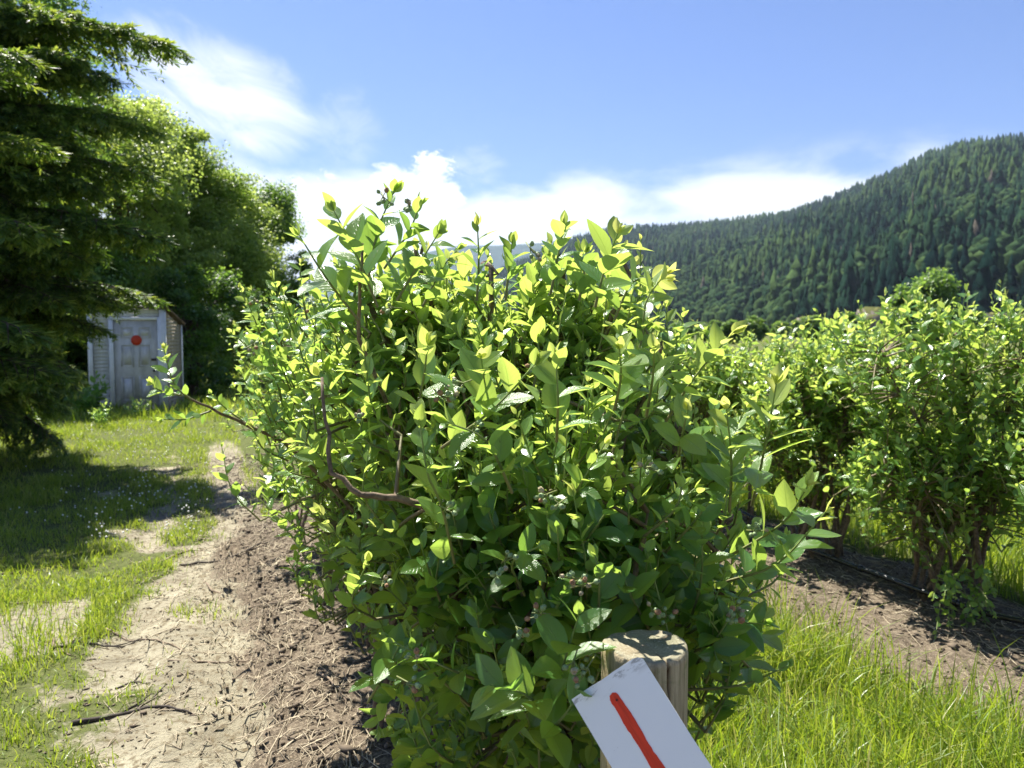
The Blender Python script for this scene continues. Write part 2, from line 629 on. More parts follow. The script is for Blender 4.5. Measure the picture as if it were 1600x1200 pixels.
def mat_ground():
    m, nt, out = new_mat('field_ground')
    a = nt.n('ShaderNodeAttribute', attribute_name='mask')
    sep = nt.n('ShaderNodeSeparateColor'); nt.l(a.outputs['Color'], sep.inputs[0])
    tc = nt.n('ShaderNodeTexCoord'); v = tc.outputs['Object']
    n1 = nt.noise(v, 3.0, 6, 0.6); n2 = nt.noise(v, 26, 5, 0.65); n3 = nt.noise(v, 110, 4, 0.7)
    sand = nt.ramp(n1, [(0.3, (0.20, 0.177, 0.125)), (0.55, (0.31, 0.28, 0.20)), (0.75, (0.39, 0.36, 0.26))])
    sand = nt.mixc(smooth(nt, n2, 0.48, 0.66), sand, (0.15, 0.12, 0.075))
    sand = nt.mixc(nt.math('MULTIPLY', smooth(nt, n3, 0.55, 0.65), 0.6), sand, (0.10, 0.08, 0.05))
    mul = nt.ramp(n2, [(0.3, (0.05, 0.038, 0.026)), (0.52, (0.13, 0.103, 0.074)), (0.75, (0.26, 0.215, 0.155))])
    mul = nt.mixc(smooth(nt, n3, 0.52, 0.66), mul, (0.31, 0.255, 0.18))
    gr = nt.ramp(n2, [(0.3, (0.06, 0.075, 0.022)), (0.6, (0.11, 0.125, 0.04)), (0.8, (0.18, 0.17, 0.08))])
    # break the mask edges with noise
    def brk(x):
        return smooth(nt, nt.math('ADD', x, nt.math('MULTIPLY', nt.math('SUBTRACT', n2, 0.5), 0.9)), 0.35, 0.65)
    c = nt.mixc(brk(sep.outputs[1]), sand, mul)
    c = nt.mixc(brk(sep.outputs[0]), c, gr)
    b = nt.n('ShaderNodeBsdfPrincipled'); b.inputs['Roughness'].default_value = 0.95
    b.inputs['Specular IOR Level'].default_value = 0.1
    nt.l(c, b.inputs['Base Color'])
    bp = nt.n('ShaderNodeBump'); bp.inputs['Strength'].default_value = 0.9; bp.inputs['Distance'].default_value = 0.02
    nt.l(nt.math('ADD', n2, nt.math('MULTIPLY', n3, 0.5)), bp.inputs['Height'])
    nt.l(bp.outputs[0], b.inputs['Normal'])
    nt.l(b.outputs[0], out.inputs[0])
    return m


def build_ground():
    xs = axis(-8.5, 7.0, 0.055, 13000); ys = axis(0.8, 15.0, 0.055, 13000)
    X, Y = np.meshgrid(xs, ys)
    Z = gz(X, Y)
    g, mu, tr = masks(X, Y)
    V = np.stack([X, Y, Z], -1).reshape(-1, 3)
    ny, nx = X.shape
    i = np.arange(ny * nx).reshape(ny, nx)
    q = np.stack([i[:-1, :-1], i[:-1, 1:], i[1:, 1:], i[1:, :-1]], -1).reshape(-1, 4)
    c = np.stack([g, mu, tr, np.ones_like(g)], -1).reshape(-1, 4)
    me = mesh_np('ground', V, [q], {'mask': ('FLOAT_COLOR', c)})
    link('ground', me, mat_ground(), kind='structure')


build_ground()


# ------------------------------------------------------------------ hills
RIDGE = [(560, 500), (650, 474), (760, 440), (860, 398), (900, 380), (960, 370), (1000, 365), (1060, 363), (1120, 360), (1180, 354),
         (1230, 347), (1290, 325), (1350, 302), (1390, 286), (1440, 260), (1500, 242), (1560, 236), (1620, 234), (1800, 215), (2100, 200), (2600, 230), (3200, 420), (3600, 519)]
RX = np.array([r[0] for r in RIDGE], float); RY = np.array([r[1] for r in RIDGE], float)


def hill_z(px, Y):
    """hillside height at bearing px (photograph column) and depth Y"""
    px = np.asarray(px, float); Y = np.asarray(Y, float)
    ry = np.interp(px, RX, RY)
    Rr = np.interp(px, [600, 1000, 1300, 1600, 2000, 3600], [3400, 3000, 2500, 2000, 1700, 1500])
    Bb = np.interp(px, [600, 1000, 1250, 1450, 1600, 3600], [1500, 900, 520, 400, 375, 360])
    H = (HORIZON - ry) / FPX * Rr
    t = (Y - Bb) / (Rr - Bb)
    x = (px - 800) / FPX * Y
    up = np.clip(t, 0, 1)
    prof = up ** 0.95
    nz = (fbm(x / 420, Y / 420, 4, 77) - 0.5) * 0.55 * np.sin(np.clip(up, 0, 1) * math.pi)
    z = H * (prof + nz * 0.55 * (1 - up))
    z = np.where(t > 1, H * (1 - (t - 1) * 1.2), z)
    z = np.where(t < 0, -12.0 * np.clip(-t * 4, 0, 1), z)
    return np.maximum(z, -14), t


def build_hills():
    pxs = np.concatenate([np.linspace(560, 1700, 180), np.linspace(1720, 3600, 90)])
    Ys = np.concatenate([np.linspace(345, 3600, 170)])
    A, B = np.meshgrid(pxs, Ys)
    Z, t = hill_z(A, B)
    V = np.stack([(A - 800) / FPX * B, B, Z - 1.5], -1).reshape(-1, 3)
    ny, nx = A.shape
    i = np.arange(ny * nx).reshape(ny, nx)
    q = np.stack([i[:-1, :-1], i[:-1, 1:], i[1:, 1:], i[1:, :-1]], -1).reshape(-1, 4)
    me = mesh_np('hill', V, [q])
    link('hill', me, mat_simple('shaded_hill_soil', (0.045, 0.06, 0.022), 0.95, 0.5, 0.02, 0.0, spec=0.05, col2=(0.02, 0.03, 0.012)), kind='structure')  # very dark soil: shade in the gaps between trees is put into the colour
    # far ridge
    pts = [(-1800, 450), (-900, 440), (-200, 445), (300, 450), (540, 446), (640, 408), (720, 386), (800, 387), (900, 379), (980, 392), (1100, 420), (1400, 440)]
    px = np.linspace(-1800, 1400, 160)
    py = np.interp(px, [p[0] for p in pts], [p[1] for p in pts])
    V = []; nseg = 14
    for k in range(nseg + 1):
        t = k / nseg
        Y = 7600 + 1900 * t
        top = (HORIZON - py) / FPX * 9200
        z = top * math.sin(min(t / 0.85, 1) * math.pi / 2) if t < 0.85 else top * (1 - (t - 0.85) * 2)
        z = z + (fbm(px / 40, np.full_like(px, t * 9), 4, 5) - 0.5) * 130 * math.sin(t * math.pi) * (1 if t < .8 else .25)
        V.append(np.stack([(px - 800) / FPX * Y, np.full_like(px, Y), z], -1))
    V = np.concatenate(V)
    i = np.arange((nseg + 1) * len(px)).reshape(nseg + 1, len(px))
    q = np.stack([i[:-1, :-1], i[:-1, 1:], i[1:, 1:], i[1:, :-1]], -1).reshape(-1, 4)
    link('distant_ridge', mesh_np('distant_ridge', V, [q]), mat_simple('far_forest', (0.03, 0.05, 0.025), 0.95, 0.5, 0.01, 0.0, spec=0.0), kind='structure')


build_hills()


def conifer_np(tiers, sides, r, jag=0.25, rg=rng):
    """crown of a conifer of height 1: ragged stacked skirts; returns V, F"""
    V = []; F = []; n = 0
    for k in range(tiers):
        t0 = 0.10 + 0.82 * k / tiers
        t1 = min(1.0, t0 + 1.75 * 0.9 / tiers)
        rad = r * (1 - t0) ** 0.8 * (1 + 0.25 * (rg.random() - 0.5))
        ang = np.arange(sides) * 2 * math.pi / sides + rg.random() * 6
        rr = rad * (1 + jag * (rg.random(sides) - 0.5) * 2)
        zz = t0 + (rg.random(sides) - 0.5) * 0.6 / tiers
        V.append(np.stack([rr * np.cos(ang), rr * np.sin(ang), zz], -1))
        V.append(np.array([[0, 0, t1]]))
        idx = np.arange(sides) + n
        F.append(np.stack([idx, np.roll(idx, -1), np.full(sides, n + sides)], -1))
        n += sides + 1
    return np.concatenate(V), np.concatenate(F)


def mat_far_tree():
    m, nt, out = new_mat('hillside_foliage')
    a = nt.n('ShaderNodeAttribute', attribute_name='tint')
    c = nt.ramp(a.outputs['Fac'], [(0.0, (0.006, 0.018, 0.016)), (0.4, (0.018, 0.044, 0.026)), (0.7, (0.042, 0.078, 0.032)), (0.9, (0.085, 0.135, 0.042)), (1.0, (0.09, 0.08, 0.065))])
    tc = nt.n('ShaderNodeTexCoord')
    n = nt.noise(tc.outputs['Object'], 0.6, 3)
    c = nt.mixc(1.0, c, nt.ramp(n, [(0.3, (0.6, 0.6, 0.6)), (0.7, (1.25, 1.25, 1.25))]), 'MULTIPLY')
    b = nt.n('ShaderNodeBsdfDiffuse')
    t = nt.n('ShaderNodeBsdfTranslucent')
    nt.l(c, b.inputs[0]); nt.l(c, t.inputs[0])
    mx = nt.n('ShaderNodeMixShader'); mx.inputs[0].default_value = 0.3
    nt.l(b.outputs[0], mx.inputs[1]); nt.l(t.outputs[0], mx.inputs[2])
    nt.l(mx.outputs[0], out.inputs[0])
    return m


M['fartree'] = mat_far_tree()


def build_forest():
    rg = np.random.default_rng(21)
    temps = [conifer_np(5, 5, rr_, 0.5, rg) for rr_ in (0.12, 0.14, 0.15, 0.17, 0.2, 0.15, 0.13)]
    # broadleaf crown: lumpy low sphere
    def lump(rg):
        V = []; rows = 4; sides = 7
        for i in range(1, rows):
            th = math.pi * i / rows
            a = np.arange(sides) * 2 * math.pi / sides + i
            r = 0.36 * math.sin(th) * (1 + 0.5 * (rg.random(sides) - 0.5))
            V.append(np.stack([r * np.cos(a), r * np.sin(a), 0.5 + 0.42 * math.cos(th) + 0.08 * (rg.random(sides) - .5)], -1))
        V = np.concatenate(V + [np.array([[0, 0, 0.95], [0, 0, 0.08]])])
        F = []
        for i in range(rows - 2):
            for k in range(sides):
                a, b = i * sides + k, i * sides + (k + 1) % sides
                F += [[a, a + sides, b + sides], [a, b + sides, b]]
        tp = (rows - 1) * sides
        for k in range(sides):
            F += [[tp, k, (k + 1) % sides], [tp + 1, (rows - 2) * sides + (k + 1) % sides, (rows - 2) * sides + k]]
        return V, np.array(F)
    lumps = [lump(rg) for _ in range(4)]
    N = 190000
    px = rg.uniform(620, 1980, N); Y = rg.uniform(365, 3250, N)
    keep = rg.random(N) < (Y / 3250)
    px, Y = px[keep], Y[keep]
    z, t = hill_z(px, Y)
    ok = (t > 0.0) & (t < 1.06)
    # thin out beyond the frame
    ok &= (px < 1680) | (rg.random(len(px)) < 0.5)
    px, Y, z, t = px[ok][:46000], Y[ok][:46000], z[ok][:46000], t[ok][:46000]
    x = (px - 800) / FPX * Y
    big = fbm(x / 160, Y / 160, 3, 9)
    col = fbm(x / 90, Y / 90, 3, 19)
    broad = (big + 0.12 * (1 - sstep(1050, 1300, px)) > 0.545) & (t < 0.62) & (rg.random(len(px)) < 0.8)
    # clearings / draws
    hold = rg.random(len(px)) > 0.15 * (big < 0.35)
    Vs, Fs, Ts = [], [], []; n = 0
    for i in range(len(px)):
        if not hold[i]:
            continue
        if broad[i]:
            V, F = lumps[rg.integers(4)]
            s = rg.uniform(13, 22)
            sc = np.array([s * 0.95, s * 0.95, s * 1.2])
            tint = 0.50 + 0.34 * rg.random()
        else:
            V, F = temps[rg.integers(7)]
            s = rg.uniform(15, 34) * rg.choice([0.75, 1.0, 1.0, 1.4]) * (0.85 + 0.3 * col[i])
            sc = np.array([s * rg.uniform(0.9, 1.35)] * 2 + [s])
            tint = np.clip(0.38 + 2.2 * (col[i] - 0.5) + 0.38 * (rg.random() - 0.5), 0, 0.78)
            if rg.random() < 0.02 and s < 34:
                tint = 1.0
        a = rg.random() * 6.28
        ca, sa = math.cos(a), math.sin(a)
        W = V * sc
        W = np.stack([W[:, 0] * ca - W[:, 1] * sa + x[i], W[:, 0] * sa + W[:, 1] * ca + Y[i], W[:, 2] + z[i] - 2.5], -1)
        Vs.append(W); Fs.append(F + n); n += len(V)
        Ts.append(np.full(len(V), tint))
    me = mesh_np('hillside_forest', np.concatenate(Vs), [np.concatenate(Fs)], {'tint': ('FLOAT', np.concatenate(Ts))}, smooth=False)
    o = link('hillside_forest', me, M['fartree'], kind='stuff')
    tag(o, 'dense dark conifer forest covering the hillside', 'forest')

    # the nearest conifers on the lower slope, one by one
    protos = []
    for k in range(4):
        V, F = conifer_np(11, 11, 0.17, 0.45, rg)
        tint = np.full(len(V), [0.12, 0.35, 0.5, 0.62][k])
        cm = mesh_np('crown', V, [F], {'tint': ('FLOAT', tint)}, smooth=False)
        tv, tf = tube([[0, 0, -0.05], [0, 0, 0.12], [0, 0, 0.8]], [0.014, 0.012, 0.003], 6)
        tm = mesh_np('trunk', tv, tf)
        tm.materials.append(M['bark']); cm.materials.append(M['fartree'])
        protos.append((cm, tm))
    spots = []
    tries = 0
    while len(spots) < 70 and tries < 4000:
        tries += 1
        p = rg.uniform(1230, 1640); y = rg.uniform(375, 720)
        zz, tt = hill_z(p, y)
        if tt < 0.0 or tt > 0.17:
            continue
        if abs(p - 1370) < 25 and y < 480:
            continue
        spots.append((p, y, float(zz)))
    for j, (p, y, zz) in enumerate(spots):
        cm, tm = protos[rg.integers(4)]
        s = rg.uniform(17, 31)
        r = thing('conifer_tree', 'tall dark conifer standing on the lower slope of the forested hill', 'tree', ((p - 800) / FPX * y, y, zz - 2), rg.random() * 6, 'conifers on the lower hillside')
        r.scale = (s * rg.uniform(.9, 1.2),) * 2 + (s,)
        link('crown', cm, None, r); link('trunk', tm, None, r)


build_forest()


def rock_mesh(seed, sx, sy, sz):
    rg = np.random.default_rng(seed)
    nu, nv = 26, 16
    V = []
    for i in range(nv + 1):
        th = math.pi * i / nv
        for j in range(nu):
            ph = 2 * math.pi * j / nu
            d = np.array([math.sin(th) * math.cos(ph), math.sin(th) * math.sin(ph), math.cos(th)])
            k = 1 + 0.5 * (float(fbm(np.array(d[0] * 2.3 + seed), np.array(d[1] * 2.3 + d[2] * 3.1), 4, seed)) - 0.5) * 1.6
            d = np.sign(d) * np.abs(d) ** 0.75
            V.append(d * k * np.array([sx, sy, sz]))
    F = []
    for i in range(nv):
        for j in range(nu):
            a, b = i * nu + j, i * nu + (j + 1) % nu
            F.append([a, a + nu, b + nu, b])
    return mesh_np('rock', np.array(V), [F], smooth=False)


def mat_rock():
    m, nt, out = new_mat('outcrop_rock')
    tc = nt.n('ShaderNodeTexCoord')
    mp = nt.n('ShaderNodeMapping'); mp.inputs['Scale'].default_value = (1, 1, 0.25)
    nt.l(tc.outputs['Object'], mp.inputs[0])
    n = nt.noise(mp.outputs[0], 0.35, 6, 0.65)
    geo = nt.n('ShaderNodeNewGeometry')
    sp = nt.n('ShaderNodeSeparateXYZ'); nt.l(geo.outputs['True Normal'], sp.inputs[0])
    rock = nt.ramp(n, [(0.35, (0.07, 0.06, 0.055)), (0.65, (0.26, 0.23, 0.19))])
    gr = nt.ramp(n, [(0.3, (0.05, 0.07, 0.022)), (0.7, (0.16, 0.15, 0.055))])
    c = nt.mixc(smooth(nt, sp.outputs[2], 0.15, 0.5), rock, gr)
    b = nt.n('ShaderNodeBsdfDiffuse'); nt.l(c, b.inputs[0]); nt.l(b.outputs[0], out.inputs[0])
    return m


M['rock'] = mat_rock()
for (px, py, Y, s, lab) in ((1372, 510, 380, (10, 8, 9), 'grassy rock knoll on the lower hillside beside the lone dark tree'),
                            (1268, 514, 430, (10, 8, 6), 'small mossy rock knoll below the conifers at the foot of the hill'),
                            (1565, 535, 355, (22, 9, 13), 'tall dark cliff with yellow grass on top at the hill foot')):
    p = P(px, py, Y)
    o = link('rock_outcrop', rock_mesh(px, *s), M['rock'], loc=tuple(p))
    tag(o, lab, 'rock')


# ------------------------------------------------------------------ leaves
def leaf_template(kind, rg):
    """leaf along +Y, length 1, upper face +Z; returns V, F(list), lc(x,t)"""
    if kind == 'fine':
        ts = [0.0, 0.09, 0.24, 0.42, 0.60, 0.76, 0.89, 1.0]; cols = [-1, -0.5, 0, 0.5, 1]
    elif kind == 'mid':
        ts = [0.0, 0.2, 0.5, 0.8, 1.0]; cols = [-1, 0, 1]
    else:
        ts = [0.0, 0.42, 1.0]; cols = [-1, 0, 1]
    fold = rg.uniform(0.10, 0.42); droop = rg.uniform(-0.04, 0.24); wid = rg.uniform(0.25, 0.315); bend = rg.uniform(-0.06, 0.06); wav = rg.uniform(0, 0.02)
    V = []; L = []; rows = []
    for t in ts:
        w = wid * (math.sin(math.pi * min(1, t) ** 0.86) ** 0.85 if 0 < t < 1 else 0)
        w *= (1 - 0.12 * sstep(0.75, 1.0, t))
        ids = []
        for c in (cols if w > 1e-6 else [0]):
            x = c * w
            z = fold * abs(x) - droop * t * t + wav * math.sin(9 * t + 3 * c) * abs(c)
            ids.append(len(V))
            V.append([x + bend * t * t, t, z]); L.append([c, t])
        rows.append(ids)
    T, Q = [], []
    for a, b in zip(rows[:-1], rows[1:]):
        if len(a) == 1:
            for k in range(len(b) - 1):
                T.append([a[0], b[k + 1], b[k]])
        elif len(b) == 1:
            for k in range(len(a) - 1):
                T.append([a[k], a[k + 1], b[0]])
        else:
            for k in range(len(a) - 1):
                Q.append([a[k], a[k + 1], b[k + 1], b[k]])
    return np.array(V), [np.array(T), np.array(Q).reshape(-1, 4)], np.array(L)


LT = {k: [leaf_template(k, np.random.default_rng(50 + i)) for i in range(n)] for k, n in (('fine', 7), ('mid', 5), ('low', 4))}


def leaf_matrix(pos, D, N, s):
    D = norm(D)
    N = N - D * np.dot(N, D)
    if np.linalg.norm(N) < 1e-4:
        N = np.cross(D, [1, 0, 0.3])
    N = norm(N)
    X = np.cross(D, N)
    m = np.eye(4)
    m[:3, 0] = X * s; m[:3, 1] = D * s; m[:3, 2] = N * s; m[:3, 3] = pos
    return m


def bake_leaves(name, mats, ages, rvs, kind, mat, parent):
    """many leaves in one mesh"""
    mats = np.asarray(mats); ages = np.asarray(ages); rvs = np.asarray(rvs)
    temps = LT[kind]
    var = np.arange(len(mats)) % len(temps)
    mb = MB()
    for k, (V, F, L) in enumerate(temps):
        sel = np.where(var == k)[0]
        if not len(sel):
            continue
        W = np.einsum('nij,vj->nvi', mats[sel][:, :3, :3], V) + mats[sel][:, None, :3, 3]
        n, nv = len(sel), len(V)
        off = (np.arange(n) * nv)[:, None, None]
        lc = np.concatenate([np.broadcast_to(L, (n, nv, 2)), np.broadcast_to(ages[sel][:, None, None], (n, nv, 1))], -1)
        mb.add(W.reshape(-1, 3), [(f[None] + off).reshape(-1, f.shape[1]) for f in F if f.size], lc=lc.reshape(-1, 3), rv=np.repeat(rvs[sel], nv))
    return link(name, mb.mesh(name), mat, parent, kind='stuff')


LEAF_MESH = {}


def leaf_mesh(kind, age, var, matname):
    """shared mesh of one single leaf"""
    a = round(age * 6) / 6
    key = (kind, a, var % len(LT[kind]), matname)
    if key not in LEAF_MESH:
        V, F, L = LT[kind][key[2]]
        lc = np.concatenate([L, np.full((len(L), 1), a)], -1)
        me = mesh_np('leaf', V, F, {'lc': ('FLOAT_VECTOR', lc), 'rv': ('FLOAT', np.full(len(V), (key[2] * 0.37) % 1))})
        me.materials.append(M[matname])
        LEAF_MESH[key] = me
    return LEAF_MESH[key]


class Shrub:
    def __init__(self, seed):
        self.rg = np.random.default_rng(seed)
        self.leaves = []        # (matrix, age, rv)
        self.twigs = MB()
        self.canes = []         # (pts, radii)
        self.shoots = []        # (pts, ) for berries

    def shoot(self, pts, n, size, young=0.5, r0=0.0035, a_base=0.15, tipn=4, upbias=0.30):
        rg = self.rg
        pts = bez(pts, 9)
        self.twigs.tube(pts, np.linspace(r0, r0 * 0.4, len(pts)), 5, False, age=np.linspace(0.3, 1, len(pts)))
        seg = np.linalg.norm(np.diff(pts, axis=0), axis=1); cum = np.concatenate([[0], np.cumsum(seg)])
        tot = cum[-1]
        ph = rg.random() * 6.28
        self.shoots.append(pts)
        for k in range(n):
            t = 0.10 + 0.90 * (k + 0.5 * rg.random()) / n
            t = min(t, 1)
            s = t * tot
            i = min(int(np.searchsorted(cum, s)) - 1, len(pts) - 2); i = max(i, 0)
            f = (s - cum[i]) / max(seg[i], 1e-6)
            pos = pts[i] * (1 - f) + pts[i + 1] * f
            ax = norm(pts[i + 1] - pts[i])
            ref = np.array([0, 0, 1.0]) if abs(ax[2]) < 0.8 else np.array([1.0, 0, 0])
            u = norm(np.cross(ax, ref)); w = np.cross(ax, u)
            ph += 2.399 + rg.normal(0, 0.25)
            rad = u * math.cos(ph) + w * math.sin(ph)
            tip = sstep(0.75, 1.0, t)
            a = R(52 - 26 * tip + rg.normal(0, 10))
            D = ax * math.cos(a) + rad * math.sin(a) + rg.normal(0, 0.08, 3)
            N = 0.75 * ax + upbias * np.array([0, 0, 1.0]) + rg.normal(0, 0.30, 3)
            sz = size * (0.78 + 0.3 * math.sin(math.pi * min(t * 0.95 + 0.08, 1))) * rg.uniform(0.82, 1.15) * (1 - 0.35 * tip)
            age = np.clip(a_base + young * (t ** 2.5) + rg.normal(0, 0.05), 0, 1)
            self.leaves.append((leaf_matrix(pos, D, N, sz), age, rg.random()))
        # small pale leaves at the growing tip
        ax = norm(pts[-1] - pts[-2])
        for k in range(tipn):
            D = ax + rg.normal(0, 0.32, 3)
            self.leaves.append((leaf_matrix(pts[-1], D, rg.normal(0, 1, 3), size * rg.uniform(0.25, 0.55)), np.clip(a_base + young + 0.12 * rg.random(), 0, 0.92), rg.random()))

    def cane(self, pts, r0, r1, n=14, wig=0.012):
        p = bez(pts, n)
        k = np.linspace(0, 1, n)
        p[1:-1] += self.rg.normal(0, wig, (n - 2, 3))
        self.canes.append((p, np.linspace(r0, r1, n)))
        return p

    def fill(self, lumps, count, size, base, young=0.45, length=(0.16, 0.34), nleaf=(7, 13), a_base=(0.0, 0.25), inner=0.35, twig=True, high=0.16):
        """shoots through a set of ellipsoids (cx,cy,cz,rx,ry,rz)"""
        rg = self.rg
        L = np.asarray(lumps, float)
        w = (L[:, 3] * L[:, 4] * L[:, 5]) ** (0.8)
        pick = rg.choice(len(L), count, p=w / w.sum())
        cpts = np.concatenate([c[0][4:] for c in self.canes]) if self.canes else None
        for j in pick:
            c, r = L[j, :3], L[j, 3:]
            d = norm(rg.normal(0, 1, 3) + np.array([0, 0, 0.15]))
            k = (rg.random() * (1 - inner ** 3) + inner ** 3) ** (1 / 2.2)
            tip = c + d * r * k
            ln = rg.uniform(*length)
            out = norm(norm(tip - np.array([base[0], base[1], c[2] - 0.35])) + np.array([0, 0, 0.85]) + rg.normal(0, 0.35, 3))
            b0 = tip - out * ln
            if tip[2] < 0.12:
                continue
            mid = (b0 + tip) / 2 + rg.normal(0, 0.02, 3) - np.array([0, 0, 0.02])
            self.shoot([b0, mid, tip], int(rg.integers(*nleaf)), size * rg.uniform(0.62, 1.22), young * rg.uniform(0.4, 1.25) * (0.55 + 0.45 * k), a_base=rg.uniform(*a_base) + high * float(sstep(0.65, 1.5, tip[2])), tipn=2, upbias=rg.uniform(0.15, 0.95))  # upper shoots yellower: young growth, and backlight put into the leaf colour
            if twig and cpts is not None:
                q = cpts[np.argmin(np.sum((cpts - b0 + np.array([0, 0, 0.05])) ** 2, 1))]
                dd = np.linalg.norm(q - b0)
                if dd < 0.6:
                    m = (q + b0) / 2 + np.array([0, 0, 0.04 * dd])
                    self.twigs.tube(bez([q, m, b0], 5), np.linspace(0.0055, 0.0035, 5), 5, False, age=np.linspace(0, 0.3, 5))

    def build(self, root, kind_far, n_parts, matname='blueleaf', kind_near='fine', cell=16, minpx=0):
        """makes the parts under root; returns the picked leaf indexes"""
        base = np.array(root.location)
        mats = np.array([l[0] for l in self.leaves]); ages = np.array([l[1] for l in self.leaves]); rvs = np.array([l[2] for l in self.leaves])
        cen = mats[:, :3, 3] + mats[:, :3, 1] * 0.5
        size = np.linalg.norm(mats[:, :3, 1], axis=1)
        mats[:, :3, 3] -= base
        picked = []
        if n_parts:
            px, py, dep = project(cen)
            vis = (dep > 0.2) & (px > -20) & (px < 1620) & (py > -20) & (py < 1220)
            order = np.argsort(dep)
            seen = set(); cand = []
            for i in order:
                if not vis[i]:
                    continue
                kx, ky = int(px[i] // cell), int(py[i] // cell)
                if (kx, ky) in seen:
                    continue
                seen.add((kx, ky))
                cand.append((size[i] / dep[i], i))
            cand.sort(reverse=True)
            picked = [i for _, i in cand[:n_parts]]
            for i in picked:
                o = link('leaf', leaf_mesh(kind_near, ages[i], int(rvs[i] * 97), matname), None, root)
                o.matrix_local = Matrix(mats[i].tolist())
        rest = np.setdiff1d(np.arange(len(mats)), picked)
        bake_leaves('foliage', mats[rest], ages[rest], rvs[rest], kind_far, M[matname], root)
        for V in self.twigs.V:
            V -= base
        link('twigs', self.twigs.mesh('twigs'), M['stem'], root, kind='stuff')
        for p, r in self.canes:
            mb = MB(); mb.tube(p - base, r, 7)
            link('cane', mb.mesh('cane'), M['cane'], root)
        return picked


# ------------------------------------------------------------------ the big blueberry bush behind the post
def build_main_bush():
    g = ROW1
    base = np.array([g[0], g[1], float(gz(g[0], g[1]))])
    root = thing('blueberry_bush', 'large leafy blueberry bush with green berries behind the round wooden post', 'bush', tuple(base), 0, 'blueberry bushes in the first row')
    S = Shrub(101)
    lp = [  # px, py, depth, rx, ry, rz
        (600, 490, 2.25, .26, .30, .26), (690, 520, 2.30, .30, .32, .24), (820, 540, 2.25, .34, .34, .24), (950, 530, 2.20, .24, .30, .22),
        (560, 610, 2.15, .22, .30, .26), (740, 660, 1.95, .36, .36, .30), (930, 680, 1.90, .34, .36, .30), (1060, 700, 2.00, .24, .30, .24),
        (640, 780, 1.95, .22, .30, .26), (800, 840, 1.80, .32, .34, .28), (990, 850, 1.80, .30, .32, .26), (1130, 840, 2.00, .16, .26, .22),
        (680, 960, 1.90, .20, .28, .26), (850, 990, 1.75, .26, .30, .26), (1010, 960, 1.95, .24, .28, .20), (1110, 940, 1.95, .12, .22, .14),
        (690, 1090, 1.95, .15, .24, .22), (820, 1110, 1.80, .20, .28, .20),
        (570, 430, 2.2, .16, .22, .12), (660, 420, 2.25, .18, .24, .11), (760, 440, 2.3, .20, .26, .10), (870, 435, 2.2, .20, .26, .10), (960, 435, 2.1, .16, .22, .12), (1030, 560, 2.0, .16, .22, .14)]
    lumps = []
    for (px, py, d, rx, ry, rz) in lp:
        lumps.append(tuple(P(px, py, d)) + (rx, ry, rz))
    rg = S.rg
    # canes from the crown at the ground up into every part of the canopy
    for k, l in enumerate(lumps):
        a = rg.random() * 6.28
        b0 = base + np.array([0.11 * math.cos(a), 0.11 * math.sin(a), -0.05])
        c = np.array(l[:3])
        top = c + np.array([0, 0, l[5] * 0.15])
        mid = b0 * 0.5 + c * 0.5 + np.array([0, 0, 0.10]) - (c - b0) * np.array([0.12, 0.12, 0])
        if c[2] > 0.7:
            S.cane([b0, mid, c, top], rg.uniform(0.010, 0.017), 0.004)
    # grey forked branch, and the brown stems seen through the leaves
    S.cane([base + np.array([-0.05, -0.05, 0.35]), P(740, 860, 1.85), P(672, 796, 1.72), P(600, 776, 1.68), P(560, 772, 1.66), P(520, 738, 1.66), P(512, 680, 1.68), P(503, 590, 1.72)], 0.011, 0.0032, 22, 0.003)
    S.cane([base + np.array([0.05, -0.05, 0.3]), P(960, 1010, 1.72), P(985, 930, 1.64), P(1000, 870, 1.66), P(1012, 800, 1.72)], 0.009, 0.003, 14, 0.003)
    S.cane([base + np.array([-0.06, 0.03, 0.1]), P(680, 860, 2.05), P(620, 680, 1.98), P(568, 540, 1.85), P(562, 460, 1.82), P(566, 380, 1.82)], 0.008, 0.003, 14, 0.003)
    S.fill(lumps, 840, 0.062, base, young=0.45, inner=0.45, nleaf=(8, 14), a_base=(0.05, 0.36))

    def sh(pts, n, size, young=0.55, a_base=0.3, **k):
        S.shoot([P(*p) for p in pts], n, size * 1.14, young, a_base=a_base, **k)
    # shoots that stand out against the sky, the hill and the grass
    sh([(590, 480, 1.75), (560, 405, 1.72), (522, 330, 1.70)], 9, 0.078, 0.25, 0.42)
    sh([(560, 500, 1.75), (510, 435, 1.70), (468, 368, 1.66)], 7, 0.076, 0.25, 0.42)
    sh([(575, 440, 1.9), (590, 360, 1.9), (615, 300, 1.9)], 12, 0.060, 0.3, 0.22)
    sh([(600, 420, 2.0), (640, 360, 2.0), (655, 320, 2.0)], 11, 0.060, 0.3, 0.2)
    sh([(620, 470, 1.8), (650, 420, 1.8), (685, 365, 1.8)], 8, 0.070, 0.3, 0.3)
    sh([(660, 480, 2.0), (690, 420, 2.0), (715, 390, 2.0)], 9, 0.060, 0.3, 0.3)
    sh([(745, 470, 1.9), (748, 410, 1.9), (746, 352, 1.9)], 9, 0.055, 0.5, 0.3)
    sh([(790, 470, 1.9), (795, 420, 1.9), (800, 380, 1.9)], 8, 0.060, 0.4, 0.2)
    sh([(860, 460, 1.9), (872, 400, 1.9), (880, 352, 1.9)], 10, 0.060, 0.5, 0.25)
    sh([(905, 470, 1.85), (912, 430, 1.85), (916, 395, 1.85)], 8, 0.060, 0.3, 0.3)
    sh([(930, 480, 1.7), (945, 420, 1.68), (965, 365, 1.66)], 8, 0.078, 0.5, 0.35)
    sh([(960, 500, 1.8), (990, 440, 1.8), (1040, 435, 1.8)], 9, 0.060, 0.6, 0.4)
